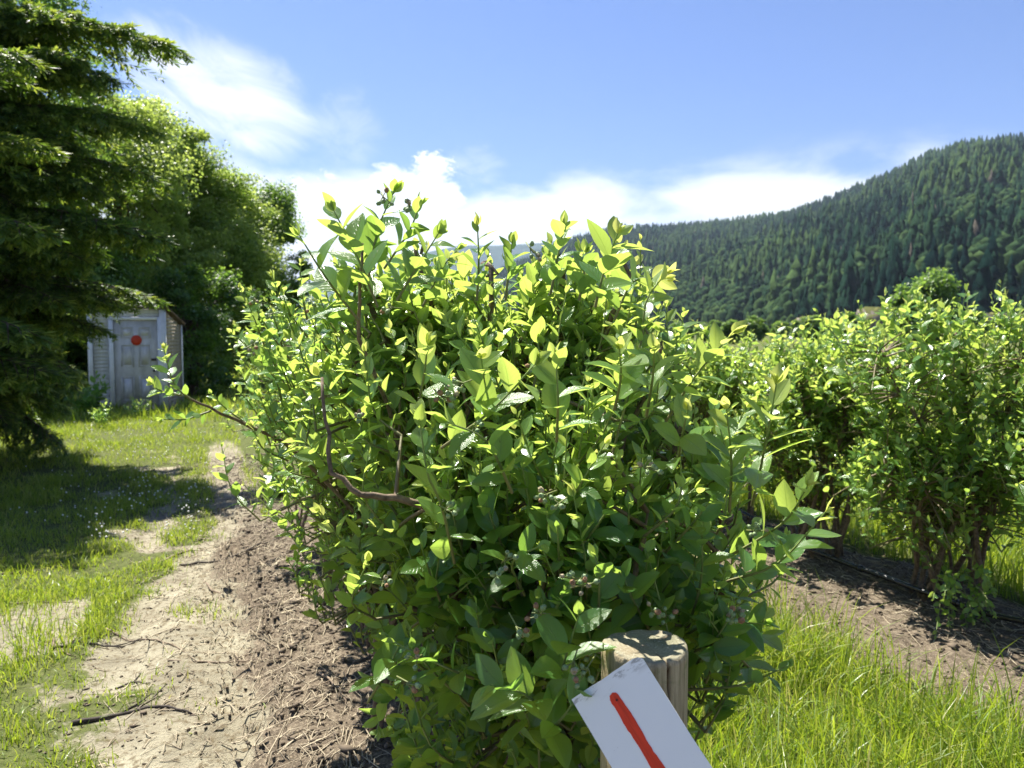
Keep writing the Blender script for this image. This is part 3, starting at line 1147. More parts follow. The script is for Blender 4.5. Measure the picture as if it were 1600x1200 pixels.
    sh([(985, 590, 1.75), (1003, 530, 1.72), (1010, 470, 1.7), (1040, 428, 1.7)], 11, 0.060, 0.6, 0.42)
    sh([(870, 690, 1.6), (872, 620, 1.55), (868, 560, 1.55)], 6, 0.070, 0.4, 0.4)
    sh([(690, 700, 1.6), (770, 640, 1.5), (835, 570, 1.45)], 9, 0.074, 0.35, 0.42)
    sh([(755, 660, 1.6), (758, 610, 1.55), (752, 560, 1.5)], 6, 0.076, 0.35, 0.45)
    sh([(650, 650, 1.6), (662, 590, 1.55), (668, 540, 1.5)], 6, 0.074, 0.35, 0.45)
    sh([(960, 640, 1.6), (970, 590, 1.55), (968, 545, 1.5)], 6, 0.070, 0.35, 0.45)
    sh([(1010, 650, 1.6), (1020, 590, 1.55), (1022, 545, 1.5)], 6, 0.070, 0.35, 0.45)
    sh([(1040, 660, 1.7), (1085, 590, 1.65), (1145, 520, 1.6)], 12, 0.060, 0.6, 0.42)
    sh([(1060, 720, 1.6), (1066, 680, 1.5), (1075, 640, 1.45)], 6, 0.066, 0.5, 0.42)
    sh([(1140, 800, 1.6), (1143, 720, 1.55), (1135, 640, 1.5)], 9, 0.070, 0.5, 0.4)
    sh([(1175, 790, 1.65), (1195, 700, 1.55), (1213, 600, 1.5)], 11, 0.074, 0.55, 0.4)
    sh([(1120, 880, 1.7), (1220, 820, 1.6), (1262, 760, 1.5)], 10, 0.076, 0.5, 0.35)
    sh([(1130, 910, 1.7), (1215, 880, 1.62), (1290, 800, 1.55)], 10, 0.068, 0.5, 0.35)
    sh([(710, 880, 1.6), (690, 790, 1.5), (668, 740, 1.45), (655, 650, 1.45)], 9, 0.070, 0.4, 0.3)
    sh([(870, 1090, 1.45), (880, 1040, 1.4), (905, 960, 1.35)], 8, 0.078, 0.1, 0.1, tipn=1)
    sh([(860, 1120, 1.4), (820, 1085, 1.36), (765, 1070, 1.33)], 8, 0.086, 0.15, 0.15, tipn=1)
    sh([(740, 1060, 1.6), (690, 1040, 1.55), (610, 1000, 1.6)], 10, 0.054, 0.4, 0.1)
    sh([(850, 1150, 1.38), (880, 1120, 1.34), (905, 1085, 1.33)], 7, 0.070, 0.1, 0.05, tipn=1)
    sh([(935, 980, 1.55), (936, 900, 1.5), (930, 870, 1.5)], 6, 0.060, 0.2, 0.2)
    sh([(800, 770, 1.5), (760, 690, 1.42), (700, 660, 1.4)], 8, 0.074, 0.2, 0.25)
    sh([(1060, 960, 1.7), (1130, 970, 1.65), (1195, 975, 1.6)], 9, 0.060, 0.1, 0.1)
    sh([(1080, 1020, 1.7), (1110, 1010, 1.6), (1120, 1030, 1.55)], 6, 0.066, 0.1, 0.05, tipn=1)
    sh([(1075, 1078, 1.65), (1160, 1070, 1.6), (1230, 1040, 1.55)], 6, 0.040, 0.1, 0.1)
    sh([(640, 880, 1.9), (560, 870, 1.85), (500, 800, 1.8)], 12, 0.048, 0.6, 0.35)
    sh([(650, 1040, 1.8), (600, 1100, 1.75), (590, 1140, 1.72)], 9, 0.050, 0.3, 0.2)
    sh([(820, 930, 1.6), (800, 880, 1.5), (850, 850, 1.42)], 9, 0.060, 0.1, 0.05, tipn=1)
    # older dark leaves low in front
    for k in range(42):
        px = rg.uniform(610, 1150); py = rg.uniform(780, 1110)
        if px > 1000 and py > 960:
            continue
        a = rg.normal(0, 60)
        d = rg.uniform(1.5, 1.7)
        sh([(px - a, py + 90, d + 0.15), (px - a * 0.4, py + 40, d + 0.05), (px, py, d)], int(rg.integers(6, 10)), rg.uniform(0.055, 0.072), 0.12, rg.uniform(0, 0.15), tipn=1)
    picked = S.build(root, 'fine', 300, cell=18)
    # berry clusters
    mats_b = []
    for nm, c1, c2 in (('berry_green', (0.25, 0.33, 0.17), (0.16, 0.24, 0.09)), ('berry_blush', (0.34, 0.31, 0.19), (0.28, 0.21, 0.12))):
        mats_b.append(mat_simple(nm, c1, 0.5, 0.2, 40, 0.05, spec=0.4, col2=c2))
    mats_b.append(mat_simple('dry_flower', (0.33, 0.19, 0.11), 0.8, 0.4, 60, 0.1, col2=(0.20, 0.12, 0.06)))
    berry_meshes = [berry_mesh(mm) for mm in mats_b]
    fr = []
    for pts in S.shoots:
        px, py, dep = project(pts[3])
        if 380 < px < 1250 and 280 < py < 1120 and dep < 1.95:
            fr.append((dep, pts))
    rg.shuffle(fr)
    used = []
    placed = 0
    spots = [(870, 790, 1.42), (850, 775, 1.45), (690, 620, 1.5), (720, 600, 1.52), (400, 470, 2.3), (425, 490, 2.2), (395, 540, 2.2), (600, 310, 1.85), (640, 320, 1.9), (790, 875, 1.42),
             (775, 900, 1.42), (900, 905, 1.42), (915, 915, 1.42), (1020, 955, 1.5), (1040, 965, 1.55), (1150, 950, 1.55), (915, 1050, 1.32), (640, 1070, 1.42), (650, 1030, 1.45), (1010, 730, 1.5),
             (810, 985, 1.4), (895, 1040, 1.32), (1180, 830, 1.6), (1150, 960, 1.55), (600, 910, 1.6), (610, 480, 1.9), (485, 470, 2.0), (830, 390, 1.85), (560, 650, 1.6), (840, 960, 1.4)]
    pos = [P(*s) for s in spots]
    for dep, pts in fr[:16]:
        pos.append(pts[3] + np.array([rg.normal(0, 0.02), -0.04, -0.01]))
    for p in pos:
        berry_cluster(root, base, p, berry_meshes, rg)
    return S


def berry_mesh(mat):
    mb = MB()
    prof = [(0.0, -1.0), (0.55, -0.85), (0.95, -0.25), (0.98, 0.2), (0.75, 0.68), (0.52, 0.82), (0.66, 1.08), (0.50, 1.05), (0.36, 0.72), (0.0, 0.66)]
    sides = 8
    V = []
    for r, z in prof:
        a = np.arange(sides) * 2 * math.pi / sides
        k = 1.0 + (0.16 * np.cos(a * 5) if z > 1 else 0)
        V.append(np.stack([r * k * np.cos(a), r * k * np.sin(a), np.full(sides, z)], -1))
    i = np.arange(len(prof) * sides).reshape(-1, sides)
    q = np.stack([i[:-1], np.roll(i[:-1], -1, 1), np.roll(i[1:], -1, 1), i[1:]], -1).reshape(-1, 4)
    mb.add(np.concatenate(V), [q])
    me = mb.mesh('berry')
    me.materials.append(mat)
    return me


def berry_cluster(root, base, p, meshes, rg, rad=0.0056):
    n = int(rg.integers(5, 9))
    mb = MB()
    axis_ = norm(np.array([rg.normal(0, 0.6), -0.7, rg.normal(-0.1, 0.5)]))
    st = p - axis_ * 0.03 + np.array([0, 0.02, 0])
    mb.tube([st - base, p - base + axis_ * 0.012], [0.0016, 0.0012], 5, age=[0.5, 0.7])
    out = []
    for k in range(n):
        d = norm(rg.normal(0, 1, 3) + axis_ * 0.6)
        c = p + d * rg.uniform(0.010, 0.021) + axis_ * rg.uniform(-0.012, 0.016)
        if any(np.linalg.norm(c - o) < rad * 1.6 for o in out):
            continue
        out.append(c)
        mb.tube([p - base - axis_ * 0.008, c - base], [0.0011, 0.0011], 4, False, age=[0.6, 0.6])
    me = mb.mesh('berry_stalk'); me.materials.append(M['stem'])
    cl = link('berry_cluster', me, None, root)
    for c in out:
        o = link('berry', meshes[int(rg.choice([0, 0, 0, 0, 0, 1, 1, 2]))], None, cl)
        d = norm(c - p + np.array([0, -0.006, 0.002]))
        q = Vector(d).to_track_quat('Z', 'Y')
        s = rad * rg.uniform(0.75, 1.12)
        o.matrix_local = Matrix.LocRotScale(Vector(c - base), q, Vector((s, s, s)))


build_main_bush()


# ------------------------------------------------------------------ the other bushes of both rows
def row_bush(x, y, seed, label, group, h=1.7, rad=0.66, n_shoots=420, size=0.052, parts=0, low=0.55, extra=None, kind='mid'):
    base = np.array([x, y, float(gz(x, y))])
    root = thing('blueberry_bush', label, 'bush', tuple(base), 0, group)
    S = Shrub(seed)
    rg = S.rg
    lumps = []
    for k in range(12):
        a = k * 2.4 + rg.random()
        rr = rad * rg.uniform(0.35, 0.62)
        z = rg.uniform(low + 0.25, h - 0.28)
        shrink = 0.55 + 0.45 * sstep(low, low + 0.6, z)
        s = rg.uniform(0.26, 0.38) * rad / 0.66
        lumps.append((x + rr * shrink * math.cos(a), y + rr * shrink * math.sin(a), base[2] + z, s, s, s * 0.85))
    lumps.append((x, y, base[2] + h - 0.33, 0.38, 0.38, 0.30))
    lumps.append((x, y, base[2] + (h + low) / 2, 0.34, 0.34, 0.36))
    for l in lumps:
        a = rg.random() * 6.28
        b0 = base + np.array([0.19 * math.cos(a), 0.19 * math.sin(a), -0.05])
        c = np.array(l[:3])
        mid = b0 * 0.5 + c * 0.5 - (c - b0) * np.array([0.05, 0.05, 0]) + np.array([0, 0, 0.05])
        S.cane([b0, mid, c - np.array([0, 0, 0.06]), c], rg.uniform(0.009, 0.018), 0.005)
    S.fill(lumps, n_shoots, size, base, young=0.5, inner=0.4, length=(0.16, 0.36), nleaf=(7, 13), a_base=(0.08, 0.36))
    if extra:
        extra(S, base)
    S.build(root, kind, parts, kind_near='mid', cell=10)
    return root


def bush2_extra(S, base):
    sh = lambda pts, n, size, y=0.5, a=0.3, **k: S.shoot([P(*p) for p in pts], n, size, y, a_base=a, **k)
    # the low branch reaching out over the path towards the shed
    S.cane([base + np.array([0, 0, 0.6]), P(470, 715, 2.75), P(400, 672, 2.6), P(330, 640, 2.5), P(290, 618, 2.45)], 0.009, 0.003, 14, 0.004)
    sh([(300, 625, 2.45), (272, 600, 2.42), (256, 545, 2.4)], 13, 0.050, 0.6, 0.25)
    sh([(285, 618, 2.45), (250, 610, 2.42), (236, 598, 2.4)], 8, 0.048, 0.5, 0.25)
    sh([(330, 642, 2.5), (290, 655, 2.45), (255, 655, 2.4)], 9, 0.046, 0.3, 0.15)
    sh([(400, 672, 2.6), (355, 640, 2.55), (330, 615, 2.5)], 11, 0.040, 0.3, 0.15)
    sh([(430, 690, 2.6), (390, 630, 2.55), (365, 605, 2.5)], 11, 0.042, 0.4, 0.2)
    sh([(450, 720, 2.6), (410, 700, 2.5), (395, 665, 2.45)], 9, 0.050, 0.6, 0.35)
    sh([(450, 560, 2.5), (410, 500, 2.45), (392, 455, 2.4)], 12, 0.050, 0.5, 0.3)
    sh([(470, 520, 2.5), (440, 470, 2.45), (425, 430, 2.4)], 12, 0.050, 0.5, 0.3)
    sh([(430, 590, 2.5), (390, 545, 2.45), (362, 520, 2.4)], 12, 0.050, 0.5, 0.3)
    sh([(480, 500, 2.4), (470, 450, 2.35), (470, 410, 2.3)], 10, 0.052, 0.5, 0.35)
    rg = S.rg
    for k in range(60):
        px = rg.uniform(372, 520); py = rg.uniform(450, 700) ; d = rg.uniform(2.25, 2.7)
        if py > 600 and px < 372 + (py - 600) * 0.8:
            continue
        sh([(px + rg.uniform(20, 50), py + 70, d + 0.12), (px + 14, py + 35, d + 0.04), (px, py, d)], int(rg.integers(7, 12)), rg.uniform(0.042, 0.056), 0.45, rg.uniform(0.1, 0.35), upbias=rg.uniform(0.2, 0.9))


first_row = [(-0.12, 0.95, 'blueberry bush whose low branch reaches over the sandy track towards the shed', 300, bush2_extra),
             (0.05, 1.9, 'blueberry bush third along the row that starts at the wooden post', 0, None),
             (0.0, 2.85, 'blueberry bush fourth along the row that starts at the wooden post', 0, None),
             (-0.05, 3.9, 'blueberry bush fifth along the row that starts at the wooden post', 0, None)]
for i, (u, v, lab, parts, ex) in enumerate(first_row):
    x, y = xy(u, v)
    row_bush(x, y, 300 + i, lab, 'blueberry bushes in the first row', h=1.86 - 0.03 * i, rad=0.72, parts=parts, extra=ex, size=0.056, n_shoots=760 if i < 2 else 300, low=0.5)

x0, y0 = xy(ROW2_OFF, 1.35)
labs = ['blueberry bush of the hose row with drooping low leafy shoots beside the hose',
        'blueberry bush of the hose row, next after the one with low drooping shoots',
        'blueberry bush of the hose row with a dense clump of dark canes at its base',
        'blueberry bush of the hose row just beyond the dense clump of dark canes',
        'blueberry bush far along the hose row, half hidden by the big post bush',
        'farthest blueberry bush of the hose row in front of the hill']


def low_extra(S, base):
    rg = S.rg
    for k in range(22):
        px = rg.uniform(1445, 1560); py = rg.uniform(905, 1010)
        p = P(px, py, 3.85 + rg.random() * 0.3)
        b = base + np.array([0, 0, 0.25])
        S.shoot([b * 0.35 + p * 0.65 + np.array([0, 0, 0.03]), b * 0.15 + p * 0.85 + np.array([0, 0, 0.03]), p], int(rg.integers(6, 10)), 0.045, 0.4, a_base=0.15)


for i, (v, parts) in enumerate(((0.40, 160), (1.35, 280), (2.35, 280), (3.35, 120), (4.35, 0), (5.4, 0))):
    x, y = xy(ROW2_OFF + 0.04 * math.sin(i * 2.1), v)
    row_bush(x, y, 400 + i, labs[[1, 0, 2, 3, 4, 5][i]] if i > 1 else [ 'blueberry bush at the near end of the hose row, leaves dense and low', labs[0]][i],
             'blueberry bushes in the hose row', h=(1.45, 1.86, 1.72, 1.62, 1.66, 1.66)[i], rad=(0.62, 0.86, 0.82, 0.80, 0.80, 0.80)[i], parts=parts, size=0.066, n_shoots=840 if i in (1, 2) else 560, low=0.42,
             extra=low_extra if i == 1 else None)


# ------------------------------------------------------------------ post and sign
def mat_post():
    m, nt, out = new_mat('weathered_post')
    tc = nt.n('ShaderNodeTexCoord'); v = tc.outputs['Object']
    mp = nt.n('ShaderNodeMapping'); mp.inputs['Scale'].default_value = (1, 1, 0.06)
    nt.l(v, mp.inputs[0])
    grain = nt.noise(mp.outputs[0], 130, 5, 0.65)
    blot = nt.noise(v, 16, 5, 0.6)
    fine = nt.noise(v, 240, 3, 0.6)
    sp = nt.n('ShaderNodeSeparateXYZ'); nt.l(v, sp.inputs[0])
    geo = nt.n('ShaderNodeNewGeometry')
    sn = nt.n('ShaderNodeSeparateXYZ'); nt.l(geo.outputs['Normal'], sn.inputs[0])
    side = nt.ramp(grain, [(0.3, (0.18, 0.14, 0.08)), (0.5, (0.36, 0.295, 0.185)), (0.72, (0.50, 0.42, 0.28))])
    side = nt.mixc(smooth(nt, blot, 0.56, 0.72), side, (0.20, 0.22, 0.10))
    rr = nt.math('POWER', nt.math('ADD', nt.math('MULTIPLY', sp.outputs[0], sp.outputs[0]), nt.math('MULTIPLY', sp.outputs[1], sp.outputs[1])), 0.5)
    ring = nt.math('SINE', nt.math('ADD', nt.math('MULTIPLY', rr, 900), nt.math('MULTIPLY', blot, 9)))
    top = nt.ramp(blot, [(0.3, (0.14, 0.14, 0.085)), (0.5, (0.27, 0.25, 0.175)), (0.7, (0.24, 0.20, 0.13))])
    top = nt.mixc(nt.math('MULTIPLY', smooth(nt, ring, -0.2, 0.9), 0.22), top, (0.12, 0.10, 0.06))
    top = nt.mixc(smooth(nt, fine, 0.55, 0.7), top, (0.36, 0.34, 0.26))
    c = nt.mixc(smooth(nt, sn.outputs[2], 0.5, 0.85), side, top)
    a = nt.n('ShaderNodeAttribute', attribute_name='crack')
    c = nt.mixc(a.outputs['Fac'], c, (0.10, 0.055, 0.03))
    b = nt.n('ShaderNodeBsdfPrincipled'); b.inputs['Roughness'].default_value = 0.9
    b.inputs['Specular IOR Level'].default_value = 0.15
    nt.l(c, b.inputs['Base Color'])
    bp = nt.n('ShaderNodeBump'); bp.inputs['Strength'].default_value = 0.6; bp.inputs['Distance'].default_value = 0.004
    nt.l(nt.math('ADD', grain, nt.math('MULTIPLY', fine, 0.5)), bp.inputs['Height']); nt.l(bp.outputs[0], b.inputs['Normal'])
    nt.l(b.outputs[0], out.inputs[0])
    return m


POST_D = 1.42
POST_R = 0.0785


def build_post():
    top = P(1007, 1006, POST_D)
    x, y, h = top
    g = float(gz(x, y))
    root = thing('wooden_post', 'round weathered wooden post with a cracked top behind the white sign', 'post', (x, y, g))
    H = h - g
    sides = 160
    zs = np.concatenate([np.linspace(-0.1, H - 0.22, 12), np.linspace(H - 0.21, H - 0.012, 60)])
    ang = np.arange(sides) * 2 * math.pi / sides
    V = []; C = []
    def crack_w(a, z):
        # long check down the front right and a shorter one
        a1 = -1.18 + 0.10 * math.sin((H - z) * 16) * 0.4
        d1 = np.abs((a - a1 + math.pi) % (2 * math.pi) - math.pi)
        w1 = 0.045 * max(0, 1 - (H - z) / 0.24)
        k1 = np.clip(1 - d1 / (w1 + 1e-4), 0, 1) if w1 > 0.004 else 0 * a
        return k1
    for z in zs:
        k = crack_w(ang, z)
        r = POST_R * (1 + 0.006 * np.sin(3 * ang + 1) + 0.004 * np.sin(7 * ang) + 0.002 * np.sin(23 * ang + z * 3))
        r = r - k * 0.020
        V.append(np.stack([r * np.cos(ang), r * np.sin(ang), np.full(sides, z)], -1)); C.append((k > 0.25) * 1.0)
    # rounded rim and the slightly domed, split top
    for f, dz in ((0.985, 0.006), (0.955, 0.011), (0.9, 0.0125), (0.8, 0.012), (0.68, 0.011), (0.55, 0.0105), (0.42, 0.010), (0.28, 0.0095), (0.14, 0.009), (0.03, 0.009)):
        k = crack_w(ang, H) * (f > 0.45) * min(1, (f - 0.40) * 3)
        d2 = np.abs((ang - 0.62 + math.pi) % (2 * math.pi) - math.pi)
        k2 = np.clip(1 - d2 / (0.04 / f), 0, 1) * (0.3 < f < 0.97) * 0.5
        kk = np.maximum(k, k2)
        r = POST_R * f * (1 + 0.006 * np.sin(3 * ang + 1))
        z = H - 0.012 + dz + 0.0035 * np.sin(2 * ang + 0.7) * f + 0.0012 * np.sin(9 * ang + f * 20)
        V.append(np.stack([r * np.cos(ang), r * np.sin(ang), z - kk * 0.012], -1)); C.append((kk > 0.3) * 1.0)
    n = len(V)
    i = np.arange(n * sides).reshape(n, sides)
    q = np.stack([i[:-1], np.roll(i[:-1], -1, 1), np.roll(i[1:], -1, 1), i[1:]], -1).reshape(-1, 4)
    VV = np.concatenate(V + [np.array([[0, 0, H - 0.003]])]); CC = np.concatenate(C + [[0]])
    k = np.arange(sides)
    t = np.stack([i[-1][k], i[-1][(k + 1) % sides], np.full(sides, n * sides)], -1)
    me = mesh_np('post_body', VV, [q, t], {'crack': ('FLOAT', CC)})
    link('post_body', me, mat_post(), root)
    return x, y


def mat_sign():
    m, nt, out = new_mat('sign_paint')
    tc = nt.n('ShaderNodeTexCoord'); v = tc.outputs['Object']
    mp = nt.n('ShaderNodeMapping'); mp.inputs['Scale'].default_value = (0.5, 1, 1.5)
    nt.l(v, mp.inputs[0])
    n1 = nt.noise(mp.outputs[0], 22, 6, 0.7, 0.6); n2 = nt.noise(v, 6, 3)
    sp = nt.n('ShaderNodeSeparateXYZ'); nt.l(v, sp.inputs[0])
    edge = smooth(nt, sp.outputs[2], -0.030, -0.004)
    sc = nt.math('MULTIPLY', smooth(nt, n1, 0.53, 0.60), edge)
    c = nt.mixc(n2, (0.86, 0.86, 0.85), (0.80, 0.805, 0.81))
    c = nt.mixc(nt.math('MULTIPLY', sc, 0.85), c, (0.33, 0.32, 0.30))
    spk = nt.math('MULTIPLY', smooth(nt, nt.noise(v, 130, 2), 0.70, 0.74), 0.5)
    c = nt.mixc(spk, c, (0.45, 0.43, 0.40))
    b = nt.n('ShaderNodeBsdfPrincipled'); b.inputs['Roughness'].default_value = 0.45
    nt.l(c, b.inputs['Base Color']); nt.l(b.outputs[0], out.inputs[0])
    return m


def build_sign():
    d = 1.315
    A = P(893, 1093, d); B = P(1000, 1022, d)
    ax = norm(B - A)
    n = norm(np.array([-0.08, -1.0, 0.42]))
    n = norm(n - ax * np.dot(n, ax))
    down = norm(np.cross(n, ax))
    if down[2] > 0:
        down = -down
    w = np.linalg.norm(B - A)
    L = 0.30
    # local frame: x along the top edge, y away from the viewer (-n), z up the sign
    rot = Matrix((ax.tolist(), (-n).tolist(), (-down).tolist())).transposed().to_4x4()
    root = thing('number_sign', 'white painted board with a red stroke hanging askew on the wooden post', 'sign')
    root.matrix_world = Matrix.Translation(Vector(A)) @ rot
    th = 0.004
    c = 0.013
    out = [(0, 0.0), (w * 0.3, 0.0004), (w * 0.42, -0.0008), (w * 0.6, 0.0003), (w - c * 1.15, 0.0), (w - c * 0.5, -0.002), (w, -c * 0.7), (w - 0.0008, -L * 0.2), (w - 0.002, -L * 0.5), (w, -L), (0.002, -L), (-0.001, -L * 0.45)]
    out = [(x, z) for x, z in out]
    N = len(out)
    V = [(x, 0, z) for x, z in out] + [(x, th, z) for x, z in out]
    F = []
    me = bpy.data.meshes.new('board')
    me.from_pydata(V, [], [list(range(N))[::-1], list(range(N, 2 * N))] + [[i, (i + 1) % N, (i + 1) % N + N, i + N] for i in range(N)])
    import bmesh
    bm = bmesh.new(); bm.from_mesh(me)
    bmesh.ops.recalc_face_normals(bm, faces=bm.faces)
    bm.to_mesh(me); bm.free()
    link('board', me, mat_sign(), root)
    # the painted numeral 1: one brushed red stroke
    cx = w * 0.46
    zz = np.linspace(-0.034, -0.205, 26)
    jr = np.random.default_rng(3)
    left = [(-0.0055, -0.0285)] + [(-0.0094 + 0.0008 * math.sin(z * 90) + jr.normal(0, 0.0003), z) for z in zz] + [(-0.004, -0.212)]
    right = [(0.005, -0.210)] + [(0.0090 + 0.0009 * math.sin(z * 70 + 1) + jr.normal(0, 0.0003), z) for z in zz[::-1]] + [(0.0065, -0.0295), (0.001, -0.0265)]
    o2 = [(cx + a, z) for a, z in left + right]
    N = len(o2)
    V = [(x, -0.0009, z) for x, z in o2] + [(x, -0.0001, z) for x, z in o2]
    me = bpy.data.meshes.new('red_numeral')
    me.from_pydata(V, [], [list(range(N)), list(range(N, 2 * N))[::-1]] + [[i, i + N, (i + 1) % N + N, (i + 1) % N] for i in range(N)])
    bm = bmesh.new(); bm.from_mesh(me)
    bmesh.ops.recalc_face_normals(bm, faces=bm.faces)
    bm.to_mesh(me); bm.free()
    link('red_numeral', me, mat_simple('red_brush_paint', (0.72, 0.05, 0.015), 0.45, 0.25, 60, 0.25, stretch=(3, 1, 0.2)), root)
    # nail that holds the board
    mb = MB(); mb.tube([[cx + 0.001, -0.003, -0.040], [cx + 0.001, 0.05, -0.040]], [0.0017, 0.0010], 8)
    link('nail', mb.mesh('nail'), M['darktwig'], root)


build_post()
build_sign()


# ------------------------------------------------------------------ spruces
def spruce_bough(seed):
    """bough along +X, length 1, needles drooping below; returns needle mesh + wood mesh"""
    rg = np.random.default_rng(seed)
    n = 14
    t = np.linspace(0, 1, n)
    spine = np.stack([t, 0.05 * np.sin(t * 4 + rg.random() * 6) * t, 0.10 * np.sin(t * math.pi * 0.9) - 0.16 * t ** 2.2], -1)
    wood = MB(); wood.tube(spine, np.linspace(0.016, 0.003, n), 6)
    pos, D, N, S, A = [], [], [], [], []
    def tuft_line(p0, p1, cnt, age0, age1, s):
        d = norm(p1 - p0)
        for k in range(cnt):
            f = (k + rg.random()) / cnt
            for q in range(2):
                side = norm(np.cross(d, rg.normal(0, 1, 3)))
                pos.append(p0 + (p1 - p0) * f); D.append(norm(d * 0.8 + side * 0.62)); N.append(norm(np.array([0, 0, 1.0]) + rg.normal(0, 0.5, 3))); S.append(s * rg.uniform(0.7, 1.2)); A.append(np.clip(age0 + (age1 - age0) * f + rg.normal(0, 0.08), 0, 1))
    for k in range(44):
        f = 0.12 + 0.88 * (k + rg.random()) / 44
        c = np.array([np.interp(f, t, spine[:, j]) for j in range(3)])
        side = 1 if k % 2 else -1
        ln = (0.10 + 0.30 * math.sin(math.pi * min(1, f * 0.75 + 0.12))) * rg.uniform(0.7, 1.2) * (1.15 - 0.6 * f)
        hang = rg.uniform(0.35, 1.1)
        d = norm(np.array([0.65, side * rg.uniform(0.5, 1.1), -hang * 0.7]))
        e = c + d * ln + np.array([0, 0, -0.12 * ln])
        wood.tube([c, (c + e) / 2 + np.array([0, 0, 0.02 * ln]), e], [0.004, 0.003, 0.0015], 4, False)
        tuft_line(c, e, max(8, int(ln * 110)), 0.25, 1.0 * rg.uniform(0.5, 1.1), 0.055)
        # hanging secondary twigs
        for q in range(2):
            g = c + (e - c) * rg.uniform(0.3, 0.95)
            h = g + norm(np.array([0.3, side * 0.25, -1.0]) + rg.normal(0, 0.25, 3)) * ln * rg.uniform(0.4, 0.75)
            tuft_line(g, h, max(6, int(ln * 60)), 0.25, 0.85 * rg.uniform(0.3, 1.2), 0.05)
    tuft_line(spine[4], spine[9], 34, 0.2, 0.6, 0.055)
    tuft_line(spine[9], spine[-1], 34, 0.4, 1.0, 0.055)
    pos, D, N, S, A = map(np.array, (pos, D, N, S, A))
    X = np.cross(D, N); X /= np.linalg.norm(X, axis=1)[:, None] + 1e-9
    w = 0.10
    V = np.stack([pos, pos + D * S[:, None] * 0.45 + X * S[:, None] * w, pos + D * S[:, None], pos + D * S[:, None] * 0.45 - X * S[:, None] * w], 1)
    q = np.arange(len(pos) * 4).reshape(-1, 4)
    lc = np.stack([np.zeros(len(pos)), np.zeros(len(pos)), A], -1)
    me = mesh_np('needles', V.reshape(-1, 3), [q], {'lc': ('FLOAT_VECTOR', np.repeat(lc, 4, 0)), 'rv': ('FLOAT', np.repeat(rg.random(len(pos)), 4))}, smooth=False)
    me.materials.append(M['needle'])
    return me, wood.mesh('bough_wood')


BOUGHS = [spruce_bough(600 + k) for k in range(5)]
for b in BOUGHS:
    b[1].materials.append(M['bark'])


def spruce(x, y, h, reach, nb, seed, label, zlow=0.6, hero=None):
    rg = np.random.default_rng(seed)
    g = float(gz(x, y))
    root = thing('spruce_tree', label, 'tree', (x, y, g), 0, 'spruces beside the shed')
    mb = MB()
    zz = np.linspace(-0.2, h, 12)
    mb.tube(np.stack([0.05 * np.sin(zz), 0.04 * np.cos(zz * 1.3), zz], -1), np.linspace(0.22, 0.02, 12), 10)
    link('trunk', mb.mesh('trunk'), M['bark'], root)
    for k in range(nb):
        f = (k + rg.random()) / nb
        z = zlow + (h - zlow) * f ** 1.05
        ln = reach * (1 - f) ** 0.65 * rg.uniform(0.75, 1.15) + 0.25
        if f < 0.12:
            ln *= 0.85
        a = k * 2.399 + rg.normal(0, 0.2)
        tilt = R(rg.uniform(-10, 26)) - R(22) * f
        bm, wm = BOUGHS[int(rg.integers(5))]
        o = link('bough', wm, None, root)
        o.matrix_local = Matrix.Translation((0, 0, z)) @ Matrix.Rotation(a, 4, 'Z') @ Matrix.Rotation(tilt, 4, 'Y') @ Matrix.Diagonal((ln, ln * rg.uniform(0.9, 1.2), ln * rg.uniform(0.9, 1.15), 1))
        nd = link('needles', bm, None, o, kind='stuff')
    for (tx, ty, td) in hero or ():
        tip = P(tx, ty, td) - np.array([x, y, g])
        tip[2] += 0.10 * np.linalg.norm(tip[:2])
        z0 = tip[2] + rg.uniform(0.0, 0.3)
        v = tip - np.array([0, 0, z0])
        ln = np.linalg.norm(v)
        a = math.atan2(v[1], v[0]); tilt = math.asin(np.clip((z0 - tip[2]) / ln, -1, 1)) - R(4)
        bm, wm = BOUGHS[int(rg.integers(5))]
        o = link('bough', wm, None, root)
        o.matrix_local = Matrix.Translation((0, 0, z0)) @ Matrix.Rotation(a, 4, 'Z') @ Matrix.Rotation(tilt, 4, 'Y') @ Matrix.Diagonal((ln, ln * 0.8, ln * 0.55, 1))
        link('needles', bm, None, o, kind='stuff')
    return root


p = P(-60, 640, 9.8)
spruce(p[0], p[1], 8.6, 1.35, 140, 71, 'tall spruce with long boughs drooping over the roof of the shed', 0.7,
       hero=[(262, 100, 9.8), (180, 75, 9.6), (215, 225, 9.3), (245, 310, 9.8), (252, 405, 9.4), (190, 390, 9.0), (125, 430, 8.9), (150, 320, 9.2), (100, 500, 8.8), (170, 150, 9.4), (70, 590, 8.8), (238, 492, 10.2), (185, 500, 9.6), (150, 540, 9.4), (110, 60, 9.2), (120, 120, 9.0), (100, 250, 9.0)])
p = P(-260, 700, 8.0)
spruce(p[0], p[1], 6.8, 1.2, 75, 72, 'dark spruce standing before the one that overhangs the shed', 0.5, hero=[(75, 400, 7.6), (60, 560, 7.5), (50, 260, 7.6), (60, 620, 7.5), (40, 130, 7.6)])


